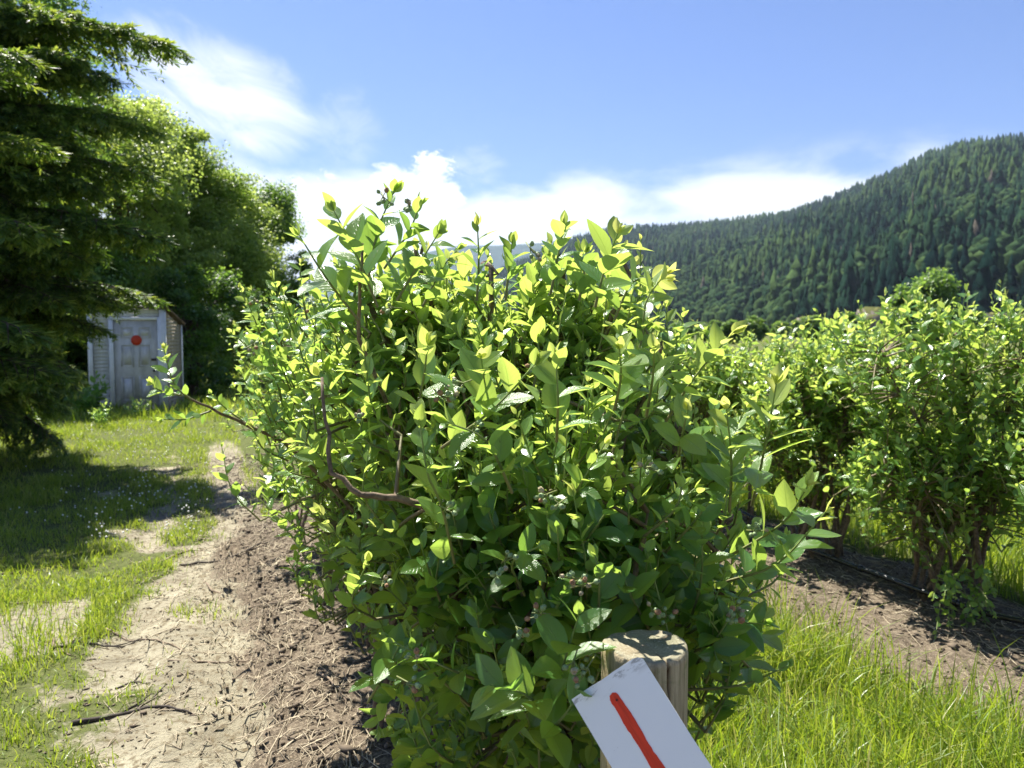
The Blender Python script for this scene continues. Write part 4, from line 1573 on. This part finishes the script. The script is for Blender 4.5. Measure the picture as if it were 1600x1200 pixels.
# ------------------------------------------------------------------ broadleaf trees
def crown_mesh(seed, blobs, nclump, per, leaf, agef):
    rg = np.random.default_rng(seed)
    B = np.asarray(blobs, float)
    w = (B[:, 3] * B[:, 4] * B[:, 5]) ** 0.7
    pos, A, NN = [], [], []
    for c in rg.choice(len(B), nclump, p=w / w.sum()):
        d = norm(rg.normal(0, 1, 3) + np.array([0, 0, 0.25]))
        k = rg.random() ** 0.33
        cen = B[c, :3] + d * B[c, 3:] * k
        n = int(per * rg.uniform(0.5, 1.4))
        s = rg.uniform(0.16, 0.34) * B[c, 3:].mean() / 1.1
        q = np.clip(rg.normal(0, 1, (n, 3)), -1.7, 1.7) * np.array([s * 1.2, s * 1.2, s * 0.75]) + cen
        pos.append(q)
        up = (q[:, 2] - cen[2]) / (s + 1e-6)
        age = agef(k) + 0.10 * up + rg.normal(0, 0.10, n) + rg.normal(0, 0.10)
        A.append(np.clip(age, 0, 1))
        NN.append(norm(d + np.array([0, 0, 0.6])) + rg.normal(0, 0.55, (n, 3)))
    pos = np.concatenate(pos); A = np.concatenate(A); N = np.concatenate(NN)
    m = len(pos)
    N /= np.linalg.norm(N, axis=1)[:, None] + 1e-9
    D = rg.normal(0, 1, (m, 3)) + np.array([0, 0, -0.35]); D -= N * np.sum(D * N, 1)[:, None]; D /= np.linalg.norm(D, axis=1)[:, None] + 1e-9
    X = np.cross(D, N)
    S = (leaf * rg.uniform(0.7, 1.3, m))[:, None]
    V = np.stack([pos, pos + D * S * 0.5 + X * S * 0.33 + N * S * 0.08, pos + D * S, pos + D * S * 0.5 - X * S * 0.33 + N * S * 0.08], 1)
    lc = np.stack([np.zeros(m), np.zeros(m), A], -1)
    i = np.arange(m * 4).reshape(-1, 4)
    me = mesh_np('crown', V.reshape(-1, 3), [i[:, [0, 1, 2]], i[:, [0, 2, 3]]], {'lc': ('FLOAT_VECTOR', np.repeat(lc, 4, 0)), 'rv': ('FLOAT', np.repeat(rg.random(m), 4))}, smooth=False)
    me.materials.append(M['treeleaf'])
    return me


def trunk_mesh(seed, h, blobs, r0=0.16):
    rg = np.random.default_rng(seed)
    mb = MB()
    z = np.linspace(-0.2, h * 0.75, 9)
    p = np.stack([np.cumsum(rg.normal(0, 0.05, 9)), np.cumsum(rg.normal(0, 0.05, 9)), z], -1); p[0, :2] = 0
    mb.tube(p, np.linspace(r0, r0 * 0.3, 9), 9)
    for b in blobs:
        s = p[int(rg.integers(2, 8))]
        e = np.array(b[:3])
        mb.tube(bez([s, (s + e) / 2 + np.array([0, 0, 0.2]), e], 7), np.linspace(r0 * 0.4, 0.015, 7), 6)
    me = mb.mesh('trunk'); me.materials.append(M['bark'])
    return me


def blobs_for(seed, h, rad, low, n):
    rg = np.random.default_rng(seed)
    out = []
    for k in range(n):
        f = (k + 0.5) / n
        z = low + (h - low) * (0.08 + 0.84 * f)
        env = rad * math.sin(math.pi * (0.18 + 0.70 * f)) ** 0.8
        a = k * 2.4 + rg.normal(0, 0.4)
        rr = env * rg.uniform(0.35, 0.72)
        s = rad * rg.uniform(0.32, 0.50)
        out.append((rr * math.cos(a), rr * math.sin(a), z, s, s, s * 0.85))
    return out


def tree(px, Y, h, rad, low, label, seed, group, nb=12, ncl=150, per=150, leaf=0.09, age=(0.25, 0.55), name='broadleaf_tree'):
    x = (px - 800) / FPX * Y
    g = float(gz(x, Y))
    root = thing(name, label, 'tree', (x, Y, g), 0, group)
    b = blobs_for(seed, h, rad, low, nb)
    link('crown', crown_mesh(seed, b, ncl, per, leaf, lambda k: age[0] + (age[1] - age[0]) * k), None, root, kind='stuff')
    link('trunk', trunk_mesh(seed, h, b), None, root)
    return root


TG = 'broadleaf trees behind the shed'
tree(185, 21.0, 8.1, 2.5, 0.8, 'tall light green broadleaf tree rising behind the shed and the spruce', 801, TG, 16, 260, 300, age=(0.5, 0.95))
tree(262, 23.5, 8.2, 2.2, 0.5, 'slim bright green broadleaf tree directly behind the shed roof', 802, TG, 15, 230, 300, age=(0.5, 0.95))
tree(345, 25.0, 7.3, 2.3, 0.2, 'round broadleaf tree with yellow green top and dark lower crown past the shed', 803, TG, 16, 300, 300, age=(0.3, 0.95))
tree(408, 27.5, 6.6, 1.9, 0.2, 'lower dark broadleaf tree at the end of the tree line', 804, TG, 14, 240, 300, age=(0.05, 0.35))
tree(300, 20.0, 3.2, 1.7, 0.0, 'dark leafy shrub mass growing beside the wall of the shed', 805, TG, 10, 120, 170, age=(0.0, 0.2), name='tall_shrub')
tree(95, 18.5, 6.2, 2.0, 0.4, 'dense dark broadleaf tree squeezed between the shed and the spruce', 806, TG, 14, 240, 280, age=(0.05, 0.4))
tree(40, 18.0, 2.8, 1.5, 0.0, 'low dark leafy shrub in deep shade between the spruce and the shed', 808, TG, 10, 130, 170, age=(0.0, 0.2), name='tall_shrub')
tree(15, 19.0, 10.5, 2.6, 0.4, 'dark broadleaf tree standing behind the spruce trunks', 809, TG, 14, 240, 190, age=(0.0, 0.35))
tree(1450, 100.0, 7.9, 4.6, 0.5, 'lone dark round tree in the valley below the forested hill', 807, 'trees in the valley', 16, 260, 150, leaf=0.42, age=(0.1, 0.4))
# river-side trees along the foot of the hill, sharing meshes
vb = [blobs_for(820 + k, 9, 4.2, 0.5, 12) for k in range(2)]
vm = [(crown_mesh(820 + k, vb[k], 170, 90, 0.6, lambda q: 0.15 + 0.2 * q), trunk_mesh(820 + k, 9, vb[k], 0.25)) for k in range(2)]
rgv = np.random.default_rng(5)
for k in range(34):
    px = 1000 + k * 19 + rgv.uniform(-10, 10); Y = rgv.uniform(110, 250)
    r = thing('valley_tree', 'grey green tree in the far line along the valley floor', 'tree', ((px - 800) / FPX * Y, Y, 0), rgv.random() * 6, 'far tree line on the valley floor')
    s = rgv.uniform(0.34, 0.56)
    r.scale = (s * 1.15, s * 1.15, s)
    c, t = vm[k % 2]
    link('crown', c, None, r, kind='stuff'); link('trunk', t, None, r)


# ------------------------------------------------------------------ shed
def build_shed():
    A = PG(138, 640)
    Y = 16.4
    fl = np.array([(138 - 800) / FPX * (Y - 0.1), Y - 0.1])
    fr = np.array([(258 - 800) / FPX * (Y + 0.12), Y + 0.12])
    W = float(np.linalg.norm(fr - fl))
    ang = math.atan2(fr[1] - fl[1], fr[0] - fl[0])
    root = thing('garden_shed', 'small white clapboard shed with a panelled door under the spruce boughs', 'shed', (fl[0], fl[1], float(gz(fl[0], fl[1])) - 0.04), ang)
    HF, HB, D = 2.12, 1.80, 1.35
    white = mat_simple('aged_white_paint', (0.58, 0.60, 0.62), 0.6, 0.25, 5, 0.15, col2=(0.40, 0.40, 0.37), stretch=(1, 1, 0.5))
    trim = mat_simple('white_trim_paint', (0.68, 0.70, 0.72), 0.55, 0.12, 8, 0.1)
    doorm = mat_simple('door_paint', (0.56, 0.56, 0.56), 0.55, 0.22, 6, 0.1, col2=(0.38, 0.375, 0.34), stretch=(1, 1, 0.4))
    dark = mat_simple('shed_inside', (0.10, 0.09, 0.08), 0.9)
    sidem = mat_simple('warm_lit_side_board', (0.38, 0.34, 0.28), 0.7, 0.4, 6, 0.2, col2=(0.19, 0.15, 0.11), stretch=(1, 0.5, 2))  # warm brown puts the faint warm light on this wall into its colour
    roofm = mat_simple('roof_boards', (0.085, 0.058, 0.042), 0.85, 0.5, 9, 0.3, col2=(0.035, 0.026, 0.02))

    def part(name, fn, mat, parent=root):
        mb = MB(); fn(mb)
        return link(name, mb.mesh(name, smooth=False), mat, parent)

    # wall core (a closed body with sloping top), set back behind the boards
    V = np.array([[0.02, 0.02, 0], [W - .02, 0.02, 0], [W - .02, D - .02, 0], [0.02, D - .02, 0], [0.02, 0.02, HF - .02], [W - .02, 0.02, HF - .02], [W - .02, D - .02, HB - .02], [0.02, D - .02, HB - .02]])
    F = [[0, 3, 2, 1], [0, 1, 5, 4], [1, 2, 6, 5], [2, 3, 7, 6], [3, 0, 4, 7], [4, 5, 6, 7]]
    wall = link('wall', mesh_np('wall', V, [F], smooth=False), dark, root)
    DX0, DX1, DH = 0.50, 1.36, 1.88
    # front boards left of the door and over it
    bh = 0.075
    cb = {}
    def board(x0, x1, z, mat, side=False, y0=0.0, y1=None):
        key = (round(x1 - x0, 3), side, mat.name)
        if key not in cb:
            L = x1 - x0
            V = np.array([[0, 0, 0], [L, 0, 0], [L, 0.018, 0], [0, 0.018, 0], [0, 0.012, bh + .008], [L, 0.012, bh + .008], [L, 0.018, bh + .008], [0, 0.018, bh + .008]])
            cb[key] = mesh_np('clapboard', V, [[[0, 3, 2, 1], [0, 1, 5, 4], [1, 2, 6, 5], [2, 3, 7, 6], [3, 0, 4, 7], [4, 5, 6, 7]]], smooth=False)
            cb[key].materials.append(mat)
        return link('clapboard', cb[key], None, wall)
    z = 0.0
    while z < HF - 0.1:
        o = board(0.09, DX0 - 0.09, z, white); o.location = (0.09, 0.0, z)
        z += bh
    z = DH + 0.075
    while z < HF - 0.07:
        o = board(DX0 - 0.09, W - 0.09, z, white); o.location = (DX0 - 0.09, 0.0, z)
        z += bh
    # side boards: rotate so that the length runs back from the front corner
    z = 0.0
    while z < HF - 0.03:
        ln = D - 0.14 if z + bh < HB else max(0.1, (HF - z - bh) / (HF - HB) * D - 0.07)
        ln = min(ln, D - 0.14)
        o = board(0, round(ln, 2), z, sidem, True)
        o.location = (W, 0.07, z); o.rotation_euler = (0, 0, math.pi / 2)
        z += bh
    # trims
    def trimbox(c, s, name='trim', mat=trim):
        return part(name, lambda m: m.box(c, s), mat)
    trimbox((0.045, -0.006, HF / 2 - .01), (0.09, 0.03, HF - .02), 'corner_board')
    trimbox((W - 0.045, -0.006, HF / 2 - .01), (0.09, 0.03, HF - .02), 'corner_board')
    trimbox((W + 0.008, 0.035, HF / 2 - .012), (0.022, 0.064, HF - .024), 'corner_board')
    trimbox((W + 0.008, D - 0.035, HB / 2), (0.022, 0.066, HB), 'corner_board')
    trimbox((DX0 - 0.045, -0.012, DH / 2 + 0.035), (0.086, 0.044, DH + 0.07), 'door_frame')
    trimbox((DX1 + 0.045, -0.012, DH / 2 + 0.035), (0.086, 0.044, DH + 0.07), 'door_frame')
    trimbox(((DX0 + DX1) / 2, -0.014, DH + 0.037), (DX1 - DX0 + 0.002, 0.044, 0.066), 'door_frame')
    # door with six panels
    door = part('door', lambda m: m.box(((DX0 + DX1) / 2, 0.004, DH / 2 + 0.01), (DX1 - DX0 - 0.012, 0.024, DH - 0.03)), doorm)
    dw = DX1 - DX0
    for cx in (DX0 + dw * 0.30, DX0 + dw * 0.70):
        for z0, z1 in ((0.22, 0.72), (0.92, 1.38), (1.52, 1.74)):
            def fn(m, cx=cx, z0=z0, z1=z1):
                hw = dw * 0.13
                f = 0.018
                y = -0.0135
                m.box((cx - hw, y, (z0 + z1) / 2), (f, 0.012, z1 - z0)); m.box((cx + hw, y, (z0 + z1) / 2), (f, 0.012, z1 - z0))
                m.box((cx, y, z0 + f / 2 - .0), (2 * hw - f, 0.0115, f)); m.box((cx, y, z1 - f / 2), (2 * hw - f, 0.0115, f))
                m.box((cx, -0.011, (z0 + z1) / 2), (2 * hw - 0.07, 0.010, z1 - z0 - 0.09))
            part('panel', fn, doorm, door)
    hx = DX1 - 0.075
    part('latch_plate', lambda m: m.box((hx - 0.01, -0.016, 1.07), (0.10, 0.014, 0.05)), M['darktwig'], door)
    part('handle', lambda m: m.tube([[hx, -0.008, 0.84], [hx, -0.04, 0.84], [hx, -0.055, 0.84]], [0.012, 0.014, 0.026], 10), M['darktwig'], door)
    red = mat_simple('red_disc_paint', (0.52, 0.045, 0.015), 0.6, 0.2, 10, 0.05)
    o = part('red_disc', lambda m: m.tube([[DX0 + dw * 0.52, -0.0245, 1.47], [DX0 + dw * 0.52, -0.0325, 1.47]], [0.105, 0.105], 28), red, door)
    o['label'] = 'round red disc on the door'
    # roof: boards on a slope towards the back, with a fascia
    sl_ = math.atan2(HF - HB, D)
    def slab(m, z0, th, ov, x0=-0.10, x1=W + 0.10):
        y0, y1 = -ov, D + 0.10
        f = lambda y: HF - (HF - HB) * y / D
        V = np.array([[x0, y0, f(y0) + z0], [x1, y0, f(y0) + z0], [x1, y1, f(y1) + z0], [x0, y1, f(y1) + z0], [x0, y0, f(y0) + z0 + th], [x1, y0, f(y0) + z0 + th], [x1, y1, f(y1) + z0 + th], [x0, y1, f(y1) + z0 + th]])
        m.add(V, [F])
    roof = part('roof', lambda m: slab(m, 0.004, 0.030, 0.07, -0.05, W + 0.07), roofm)
    part('roofing_felt', lambda m: slab(m, 0.036, 0.010, 0.085, -0.065, W + 0.085), mat_simple('roofing_felt', (0.05, 0.048, 0.045), 0.9, 0.4, 14, 0.4), roof)
    part('fascia', lambda m: m.box((W / 2, -0.079, HF + 0.020), (W + 0.10, 0.016, 0.05)), roofm, roof)


build_shed()


# broad-leaved weeds beside the shed and along the mulch edge
def leafy_weed(px, py, label, h, n, size, seed, age=0.05, group='leafy weeds along the track', spread=0.3):
    g = PG(px, py)
    base = np.array([g[0], g[1], float(gz(g[0], g[1]))])
    root = thing('leafy_weed', label, 'plant', tuple(base), 0, group)
    S = Shrub(seed); rg = S.rg
    for k in range(n):
        a = rg.random() * 6.28; r = spread * rg.random() ** 0.5
        tip = base + np.array([r * math.cos(a), r * math.sin(a), h * rg.uniform(0.45, 1.0)])
        b = base + np.array([0.25 * r * math.cos(a), 0.25 * r * math.sin(a), 0])
        S.shoot([b, (b + tip) / 2 + np.array([0, 0, 0.04]), tip], int(rg.integers(7, 12)), size * rg.uniform(0.8, 1.2), 0.15, a_base=age, tipn=2)
    S.build(root, 'mid', 0)


leafy_weed(132, 650, 'dark leafy weed standing against the corner of the shed', 0.85, 18, 0.16, 901, 0.0, spread=0.45)
leafy_weed(440, 775, 'low dark green weed at the edge of the mulch under the bush row', 0.22, 26, 0.06, 902, 0.05, spread=0.32)
leafy_weed(215, 655, 'upright weed growing in front of the shed door', 0.40, 12, 0.08, 903, 0.3, spread=0.25)
leafy_weed(160, 668, 'tall green weed in the grass before the shed wall', 0.45, 12, 0.08, 904, 0.25, spread=0.25)
leafy_weed(1090, 1120, 'small sprig with blue green leaves in the grass beside the post', 0.2, 5, 0.05, 905, 0.05, spread=0.15)


# ------------------------------------------------------------------ irrigation hose
def build_hose():
    pts = []
    for v in np.linspace(-0.6, 8.0, 40):
        x, y = xy(ROW2_OFF - 0.20 + 0.03 * math.sin(v * 1.7), v)
        z = float(gz(x, y)) + 0.07 + 0.14 * max(0, math.sin(v * 2.2 + 1.2)) ** 2
        pts.append([x, y, z])
    root = thing('irrigation_hose', 'black irrigation hose running under the second row of bushes', 'hose', tuple(pts[0]))
    p = bez(np.array(pts) - np.array(pts[0]), 160)
    mb = MB(); mb.tube(p, 0.016, 10)
    link('pipe', mb.mesh('pipe'), M['hose'], root)
    for k in range(8, 150, 12):
        mb = MB(); d = norm(p[k + 1] - p[k])
        mb.tube([p[k] - d * 0.018, p[k] + d * 0.018], [0.0205, 0.0205], 10)
        link('emitter', mb.mesh('emitter'), M['hose'], root)


build_hose()


# ------------------------------------------------------------------ twigs and litter
def twig(pts_px, r, label, mat='drytwig', group='dry twigs lying on the track', forks=2, seed=0):
    rg = np.random.default_rng(seed)
    P3 = []
    for (px, py) in pts_px:
        g = PG(px, py)
        P3.append([g[0], g[1], float(gz(g[0], g[1])) + r * 0.8])
    p = bez(P3, 14)
    o = p[0].copy()
    p = p - o
    p[1:-1] += rg.normal(0, r * 0.9, (12, 3)) * np.array([1, 1, 0.5])
    root = thing('twig', label, 'twig', tuple(o), 0, group)
    mb = MB(); mb.tube(p, np.linspace(r, r * 0.35, 14), 6)
    link('stem', mb.mesh('stem'), M[mat], root)
    for k in range(forks):
        i = int(rg.integers(3, 11)); d = norm(p[i + 1] - p[i])
        s = rg.choice([-1, 1])
        e = norm(d * 0.8 + s * np.cross(d, [0, 0, 1]) * 0.7 + np.array([0, 0, 0.12]))
        ln = rg.uniform(0.08, 0.22)
        mb = MB(); mb.tube([p[i], p[i] + e * ln * 0.5 + rg.normal(0, 0.008, 3), p[i] + e * ln], [r * 0.5, r * 0.4, r * 0.2], 5)
        link('side_twig', mb.mesh('side_twig'), M[mat], root)


TW = [([(112, 1131), (180, 1118), (255, 1108), (300, 1118)], 0.014, 'thick black stick lying across the track', 'darktwig', 2),
      ([(247, 877), (300, 858), (335, 856), (375, 840)], 0.011, 'long curved twig lying across both wheel tracks', 'drytwig', 2),
      ([(280, 880), (345, 873), (400, 862), (470, 835)], 0.011, 'long dark twig reaching from the track to the mulch', 'darktwig', 1),
      ([(318, 905), (340, 930), (348, 945), (308, 968)], 0.010, 'bent twig with a sharp elbow on the sandy track', 'drytwig', 1),
      ([(80, 1020), (125, 1008), (185, 1008), (222, 1000)], 0.010, 'straight dark twig at the grass edge of the track', 'darktwig', 2),
      ([(75, 985), (88, 1010), (112, 1030)], 0.009, 'short pale forked twig at the grass edge', 'drytwig', 2),
      ([(165, 985), (200, 998), (255, 1010), (310, 1042)], 0.008, 'thin pale twig lying slantwise down the track', 'drytwig', 2),
      ([(262, 1042), (330, 1035), (380, 1040), (430, 1048)], 0.008, 'slender twig lying across tyre marks', 'drytwig', 2),
      ([(310, 965), (350, 955), (400, 957), (440, 962)], 0.008, 'twig half buried in the torn tyre tread soil', 'drytwig', 2),
      ([(180, 1072), (210, 1068), (235, 1072)], 0.008, 'short dark stub of a twig on bare sand', 'darktwig', 1),
      ([(155, 900), (180, 892), (195, 890)], 0.008, 'short twig at the tip of the grass tongue', 'darktwig', 0),
      ([(0, 893), (40, 888), (68, 884)], 0.010, 'grey stick lying in the shaded verge grass', 'drytwig', 1),
      ([(0, 942), (60, 942), (120, 941)], 0.008, 'pale straight stick lying in the sunlit verge grass', 'drytwig', 0),
      ([(500, 1075), (525, 1105), (545, 1135)], 0.008, 'pale twig on the dark mulch in the bush shade', 'drytwig', 1),
      ([(440, 965), (470, 945), (505, 925)], 0.007, 'thin pale twig on the brown mulch shoulder', 'drytwig', 1)]
for k, (pp, r, lab, mt, fk) in enumerate(TW):
    twig(pp, r * 0.75, lab, mt, seed=k, forks=fk)


def litter():
    rg = np.random.default_rng(55)
    mb = MB()
    N = 12500
    u = np.where(rg.random(N) < 0.75, rg.uniform(-1.35, 0.3, N), ROW2_OFF + rg.normal(-0.15, 0.4, N))
    v = 8.5 * rg.random(N) ** 1.3
    k = rg.random(N) < np.where(u < 0.4, np.exp(-((u + 0.60) / 0.34) ** 2), 0.5) + 0.20
    u, v = u[k], v[k]
    X = ROW1[0] + RN[0] * u + RD[0] * v; Y = ROW1[1] + RN[1] * u + RD[1] * v
    n = len(u)
    ln = rg.gamma(2.2, 0.030, n) * np.where(rg.random(n) < 0.85, 1, 1.8)
    a = np.where(rg.random(n) < 0.6, rg.random(n) * 3.14, math.pi / 2 - ROW_A + rg.normal(0, 0.4, n))
    r = rg.uniform(0.0009, 0.0032, n)
    off = rg.normal(0, 0.10, n) * ln
    dx, dy = np.cos(a), np.sin(a)
    E = np.stack([np.stack([X - dx * ln / 2, Y - dy * ln / 2], -1), np.stack([X - dy * off, Y + dx * off], -1), np.stack([X + dx * ln / 2, Y + dy * ln / 2], -1)], 1)
    Z = gz(E[..., 0], E[..., 1]) + r[:, None]
    Z[:, 1:] += rg.uniform(0, 0.012, (n, 2))
    for q in range(n):
        mb.tube(np.concatenate([E[q], Z[q][:, None]], 1), [r[q], r[q], r[q] * 0.6], 3, False)
    o = link('straw_litter', mb.mesh('straw_litter'), M['straw'], kind='stuff')
    tag(o, 'scattered straw and thin twig litter on the mulch', 'litter')
    # clods of mulch and soil
    mb = MB()
    t = np.array([[1, 0, 0], [0, 1, 0], [-1, 0, 0], [0, -1, 0], [0, 0, 1], [0, 0, -1]], float)
    f = np.array([[0, 1, 4], [1, 2, 4], [2, 3, 4], [3, 0, 4], [1, 0, 5], [2, 1, 5], [3, 2, 5], [0, 3, 5]])
    N = 11000
    u = np.where(rg.random(N) < 0.68, np.where(rg.random(N) < 0.6, rg.normal(-0.35, 0.32, N), rg.uniform(-1.5, -0.4, N)), ROW2_OFF + rg.normal(-0.35, 0.4, N))
    v = rg.uniform(-0.5, 9, N)
    X = ROW1[0] + RN[0] * u + RD[0] * v; Y = ROW1[1] + RN[1] * u + RD[1] * v
    Z = gz(X, Y)
    s = np.where((u < -0.6), 0.6, 1.0) * rg.uniform(0.004, 0.013, N) * np.where(rg.random(N) < 0.93, 1, 1.7)
    for k in range(N):
        V = (t + rg.normal(0, 0.25, t.shape)) * s[k] * np.array([rg.uniform(.7, 2.2), 1, 0.7])
        a = rg.random() * 6
        V = np.stack([V[:, 0] * math.cos(a) - V[:, 1] * math.sin(a), V[:, 0] * math.sin(a) + V[:, 1] * math.cos(a), V[:, 2]], -1)
        mb.add(V + np.array([X[k], Y[k], Z[k] + s[k] * 0.3]), [f])
    o = link('mulch_chips', mb.mesh('mulch_chips', smooth=False), mat_simple('mulch_chip', (0.18, 0.142, 0.10), 0.95, 0.5, 9, 0.2, col2=(0.055, 0.042, 0.03)), kind='stuff')
    tag(o, 'brown wood chips and clods under the bushes', 'mulch')


litter()


# ------------------------------------------------------------------ grass
def blades(name, x, y, h, w, lean, age, seed, label, segs=3):
    rg = np.random.default_rng(seed)
    n = len(x)
    z = gz(x, y)
    az = rg.random(n) * 6.28
    D = np.stack([np.cos(az), np.sin(az)], -1)
    fa = rg.random(n) * 6.28
    X = np.stack([np.cos(fa), np.sin(fa), np.zeros(n)], -1)
    rows = []
    for k in range(segs + 1):
        t = k / segs
        bend = lean * t ** 2
        c = np.stack([x + D[:, 0] * h * bend, y + D[:, 1] * h * bend, z - 0.005 + h * (t - 0.35 * np.minimum(lean, 1.4) * t ** 2.5)], -1)
        ww = w * (1 - 0.35 * t) if k < segs else None
        if k < segs:
            rows += [c - X * ww[:, None] / 2, c + X * ww[:, None] / 2]
        else:
            rows += [c]
    V = np.stack(rows, 1)
    nv = V.shape[1]
    off = (np.arange(n) * nv)[:, None]
    Q = []
    for k in range(segs - 1):
        a = 2 * k
        Q.append(np.array([a, a + 1, a + 3, a + 2])[None] + off)
    T = np.array([2 * segs - 2, 2 * segs - 1, 2 * segs])[None] + off
    lc = np.zeros((n, nv, 3)); lc[:, :, 2] = age[:, None]
    me = mesh_np(name, V.reshape(-1, 3), [np.concatenate(Q) if Q else np.zeros((0, 4), int), T], {'lc': ('FLOAT_VECTOR', lc.reshape(-1, 3)), 'rv': ('FLOAT', np.repeat(rg.random(n), nv))})
    o = link(name, me, M['grass'], kind='stuff')
    tag(o, label, 'grass')


def build_grass():
    rg = np.random.default_rng(91)
    # tall grass of the alley between the rows
    N = 95000
    u = rg.uniform(0.35, ROW2_OFF - 0.45, N); v = -1.2 + 9.5 * rg.random(N) ** 1.35
    x = ROW1[0] + RN[0] * u + RD[0] * v; y = ROW1[1] + RN[1] * u + RD[1] * v
    g, mu, tr = masks(x, y)
    cl = fbm(x * 3, y * 3, 3, 61)
    k = (rg.random(N) < g * (0.35 + 0.9 * cl)) & (y > 0.6)
    x, y, cl = x[k], y[k], cl[k]; n = len(x)
    h = (0.07 + 0.26 * cl) * rg.uniform(0.4, 1.45, n)
    big = rg.random(n) < 0.05; h[big] *= 1.5
    blades('alley_grass', x, y, h, rg.uniform(0.003, 0.0075, n), rg.gamma(2.0, 0.24, n), np.clip(rg.normal(0.42, 0.16, n) + 0.45 * (rg.random(n) < 0.06), 0, 1), 1, 'tall sunlit grass between the two rows of bushes', 4)
    # beyond the second row
    N = 60000
    u = ROW2_OFF + 0.45 + rg.random(N) * 5.0; v = rg.uniform(-0.5, 14.0, N)
    x = ROW1[0] + RN[0] * u + RD[0] * v; y = ROW1[1] + RN[1] * u + RD[1] * v
    g, mu, tr = masks(x, y)
    k = rg.random(N) < np.clip(g, 0.5, 1); x, y = x[k], y[k]; n = len(x)
    blades('meadow_grass', x, y, rg.uniform(0.10, 0.34, n), rg.uniform(0.005, 0.011, n), rg.gamma(2.0, 0.2, n), np.clip(rg.normal(0.40, 0.15, n), 0, 1), 2, 'bright meadow grass seen beneath the second row of bushes', 3)
    # verge left of the track, in tufts
    zones = ((-0.6, 4.0, 4200), (4.0, 8.0, 2600), (8.0, 19.0, 1000))
    us, vs = [], []
    for v0, v1, dens in zones:
        n = int(dens * (v1 - v0) * 9.0)
        us.append(-0.35 - rg.random(n) * 9.0); vs.append(rg.uniform(v0, v1, n))
    u = np.concatenate(us); v = np.concatenate(vs)
    x = ROW1[0] + RN[0] * u + RD[0] * v; y = ROW1[1] + RN[1] * u + RD[1] * v
    px, py, dep = project(np.stack([x, y, 0 * x], -1))
    k = (px > -200) & (px < 700) & (y > 2.0)
    x, y, u, v = x[k], y[k], u[k], v[k]
    g, mu, tr = masks(x, y)
    cl = fbm(x * 2.6, y * 2.6, 3, 62)
    k = rg.random(len(x)) < g * np.clip(0.25 + 2.2 * (cl - 0.32), 0.08, 1)
    x, y, cl, v = x[k], y[k], cl[k], v[k]; n = len(x)
    h = (0.02 + 0.12 * np.clip(cl - 0.25, 0, 1)) * rg.uniform(0.5, 1.35, n) * (1 + 0.04 * np.clip(v, 0, 20))
    tall = (fbm(x * 1.1, y * 1.1, 2, 64) > 0.60); h[tall] *= 1.6
    blades('verge_grass', x, y, h, rg.uniform(0.003, 0.006, n) * (1 + 0.05 * np.clip(v, 0, 20)), rg.gamma(2.0, 0.28, n), np.clip(rg.normal(0.46, 0.15, n), 0, 1), 3, 'short tufted grass along the sandy track before the shed', 3)
    # far grass behind the shed and over the field
    N = 60000
    x = rg.uniform(-26, 16, N); y = rg.uniform(14, 40, N)
    n = N
    blades('field_grass', x, y, rg.uniform(0.10, 0.34, n), rg.uniform(0.012, 0.03, n), rg.gamma(2.0, 0.2, n), np.clip(rg.normal(0.40, 0.15, n), 0, 1), 4, 'taller field grass around and behind the shed', 2)
    # white clover heads in the verge
    mb = MB()
    t = np.array([[1, 0, 0], [0, 1, 0], [-1, 0, 0], [0, -1, 0], [0, 0, 1], [0, 0, -1]], float)
    f = np.array([[0, 1, 4], [1, 2, 4], [2, 3, 4], [3, 0, 4], [1, 0, 5], [2, 1, 5], [3, 2, 5], [0, 3, 5]])
    for q in range(420):
        px = rg.normal(240, 70); py = rg.uniform(672, 850)
        c = PG(px, py)
        g = masks(np.array([c[0]]), np.array([c[1]]))[0][0]
        if g < 0.6:
            continue
        s = rg.uniform(0.006, 0.011)
        mb.add(t * s + np.array([c[0], c[1], float(gz(c[0], c[1])) + rg.uniform(0.05, 0.13)]), [f])
    o = link('clover_flowers', mb.mesh('clover_flowers'), mat_simple('clover_white', (0.75, 0.75, 0.70), 0.6, 0.1, 60, 0), kind='stuff')
    tag(o, 'tiny white clover flowers dotted through the verge grass', 'flowers')


build_grass()


# ------------------------------------------------------------------ haze
def build_haze():
    me = bpy.data.meshes.new('haze')
    x, y0, y1, z0, z1 = 13900, -13900, 13900, -16.0, 1500
    V = [(-x, y0, z0), (x, y0, z0), (x, y1, z0), (-x, y1, z0), (-x, y0, z1), (x, y0, z1), (x, y1, z1), (-x, y1, z1)]
    me.from_pydata(V, [], [[0, 3, 2, 1], [0, 1, 5, 4], [1, 2, 6, 5], [2, 3, 7, 6], [3, 0, 4, 7], [4, 5, 6, 7]])
    m, nt, out = new_mat('valley_haze')
    pv = nt.n('ShaderNodeVolumePrincipled')
    pv.inputs['Color'].default_value = (0.62, 0.78, 1.0, 1)
    pv.inputs['Density'].default_value = 0.00005
    pv.inputs['Anisotropy'].default_value = 0.2
    nt.l(pv.outputs[0], out.inputs['Volume'])
    link('haze', me, m, kind='stuff')


build_haze()
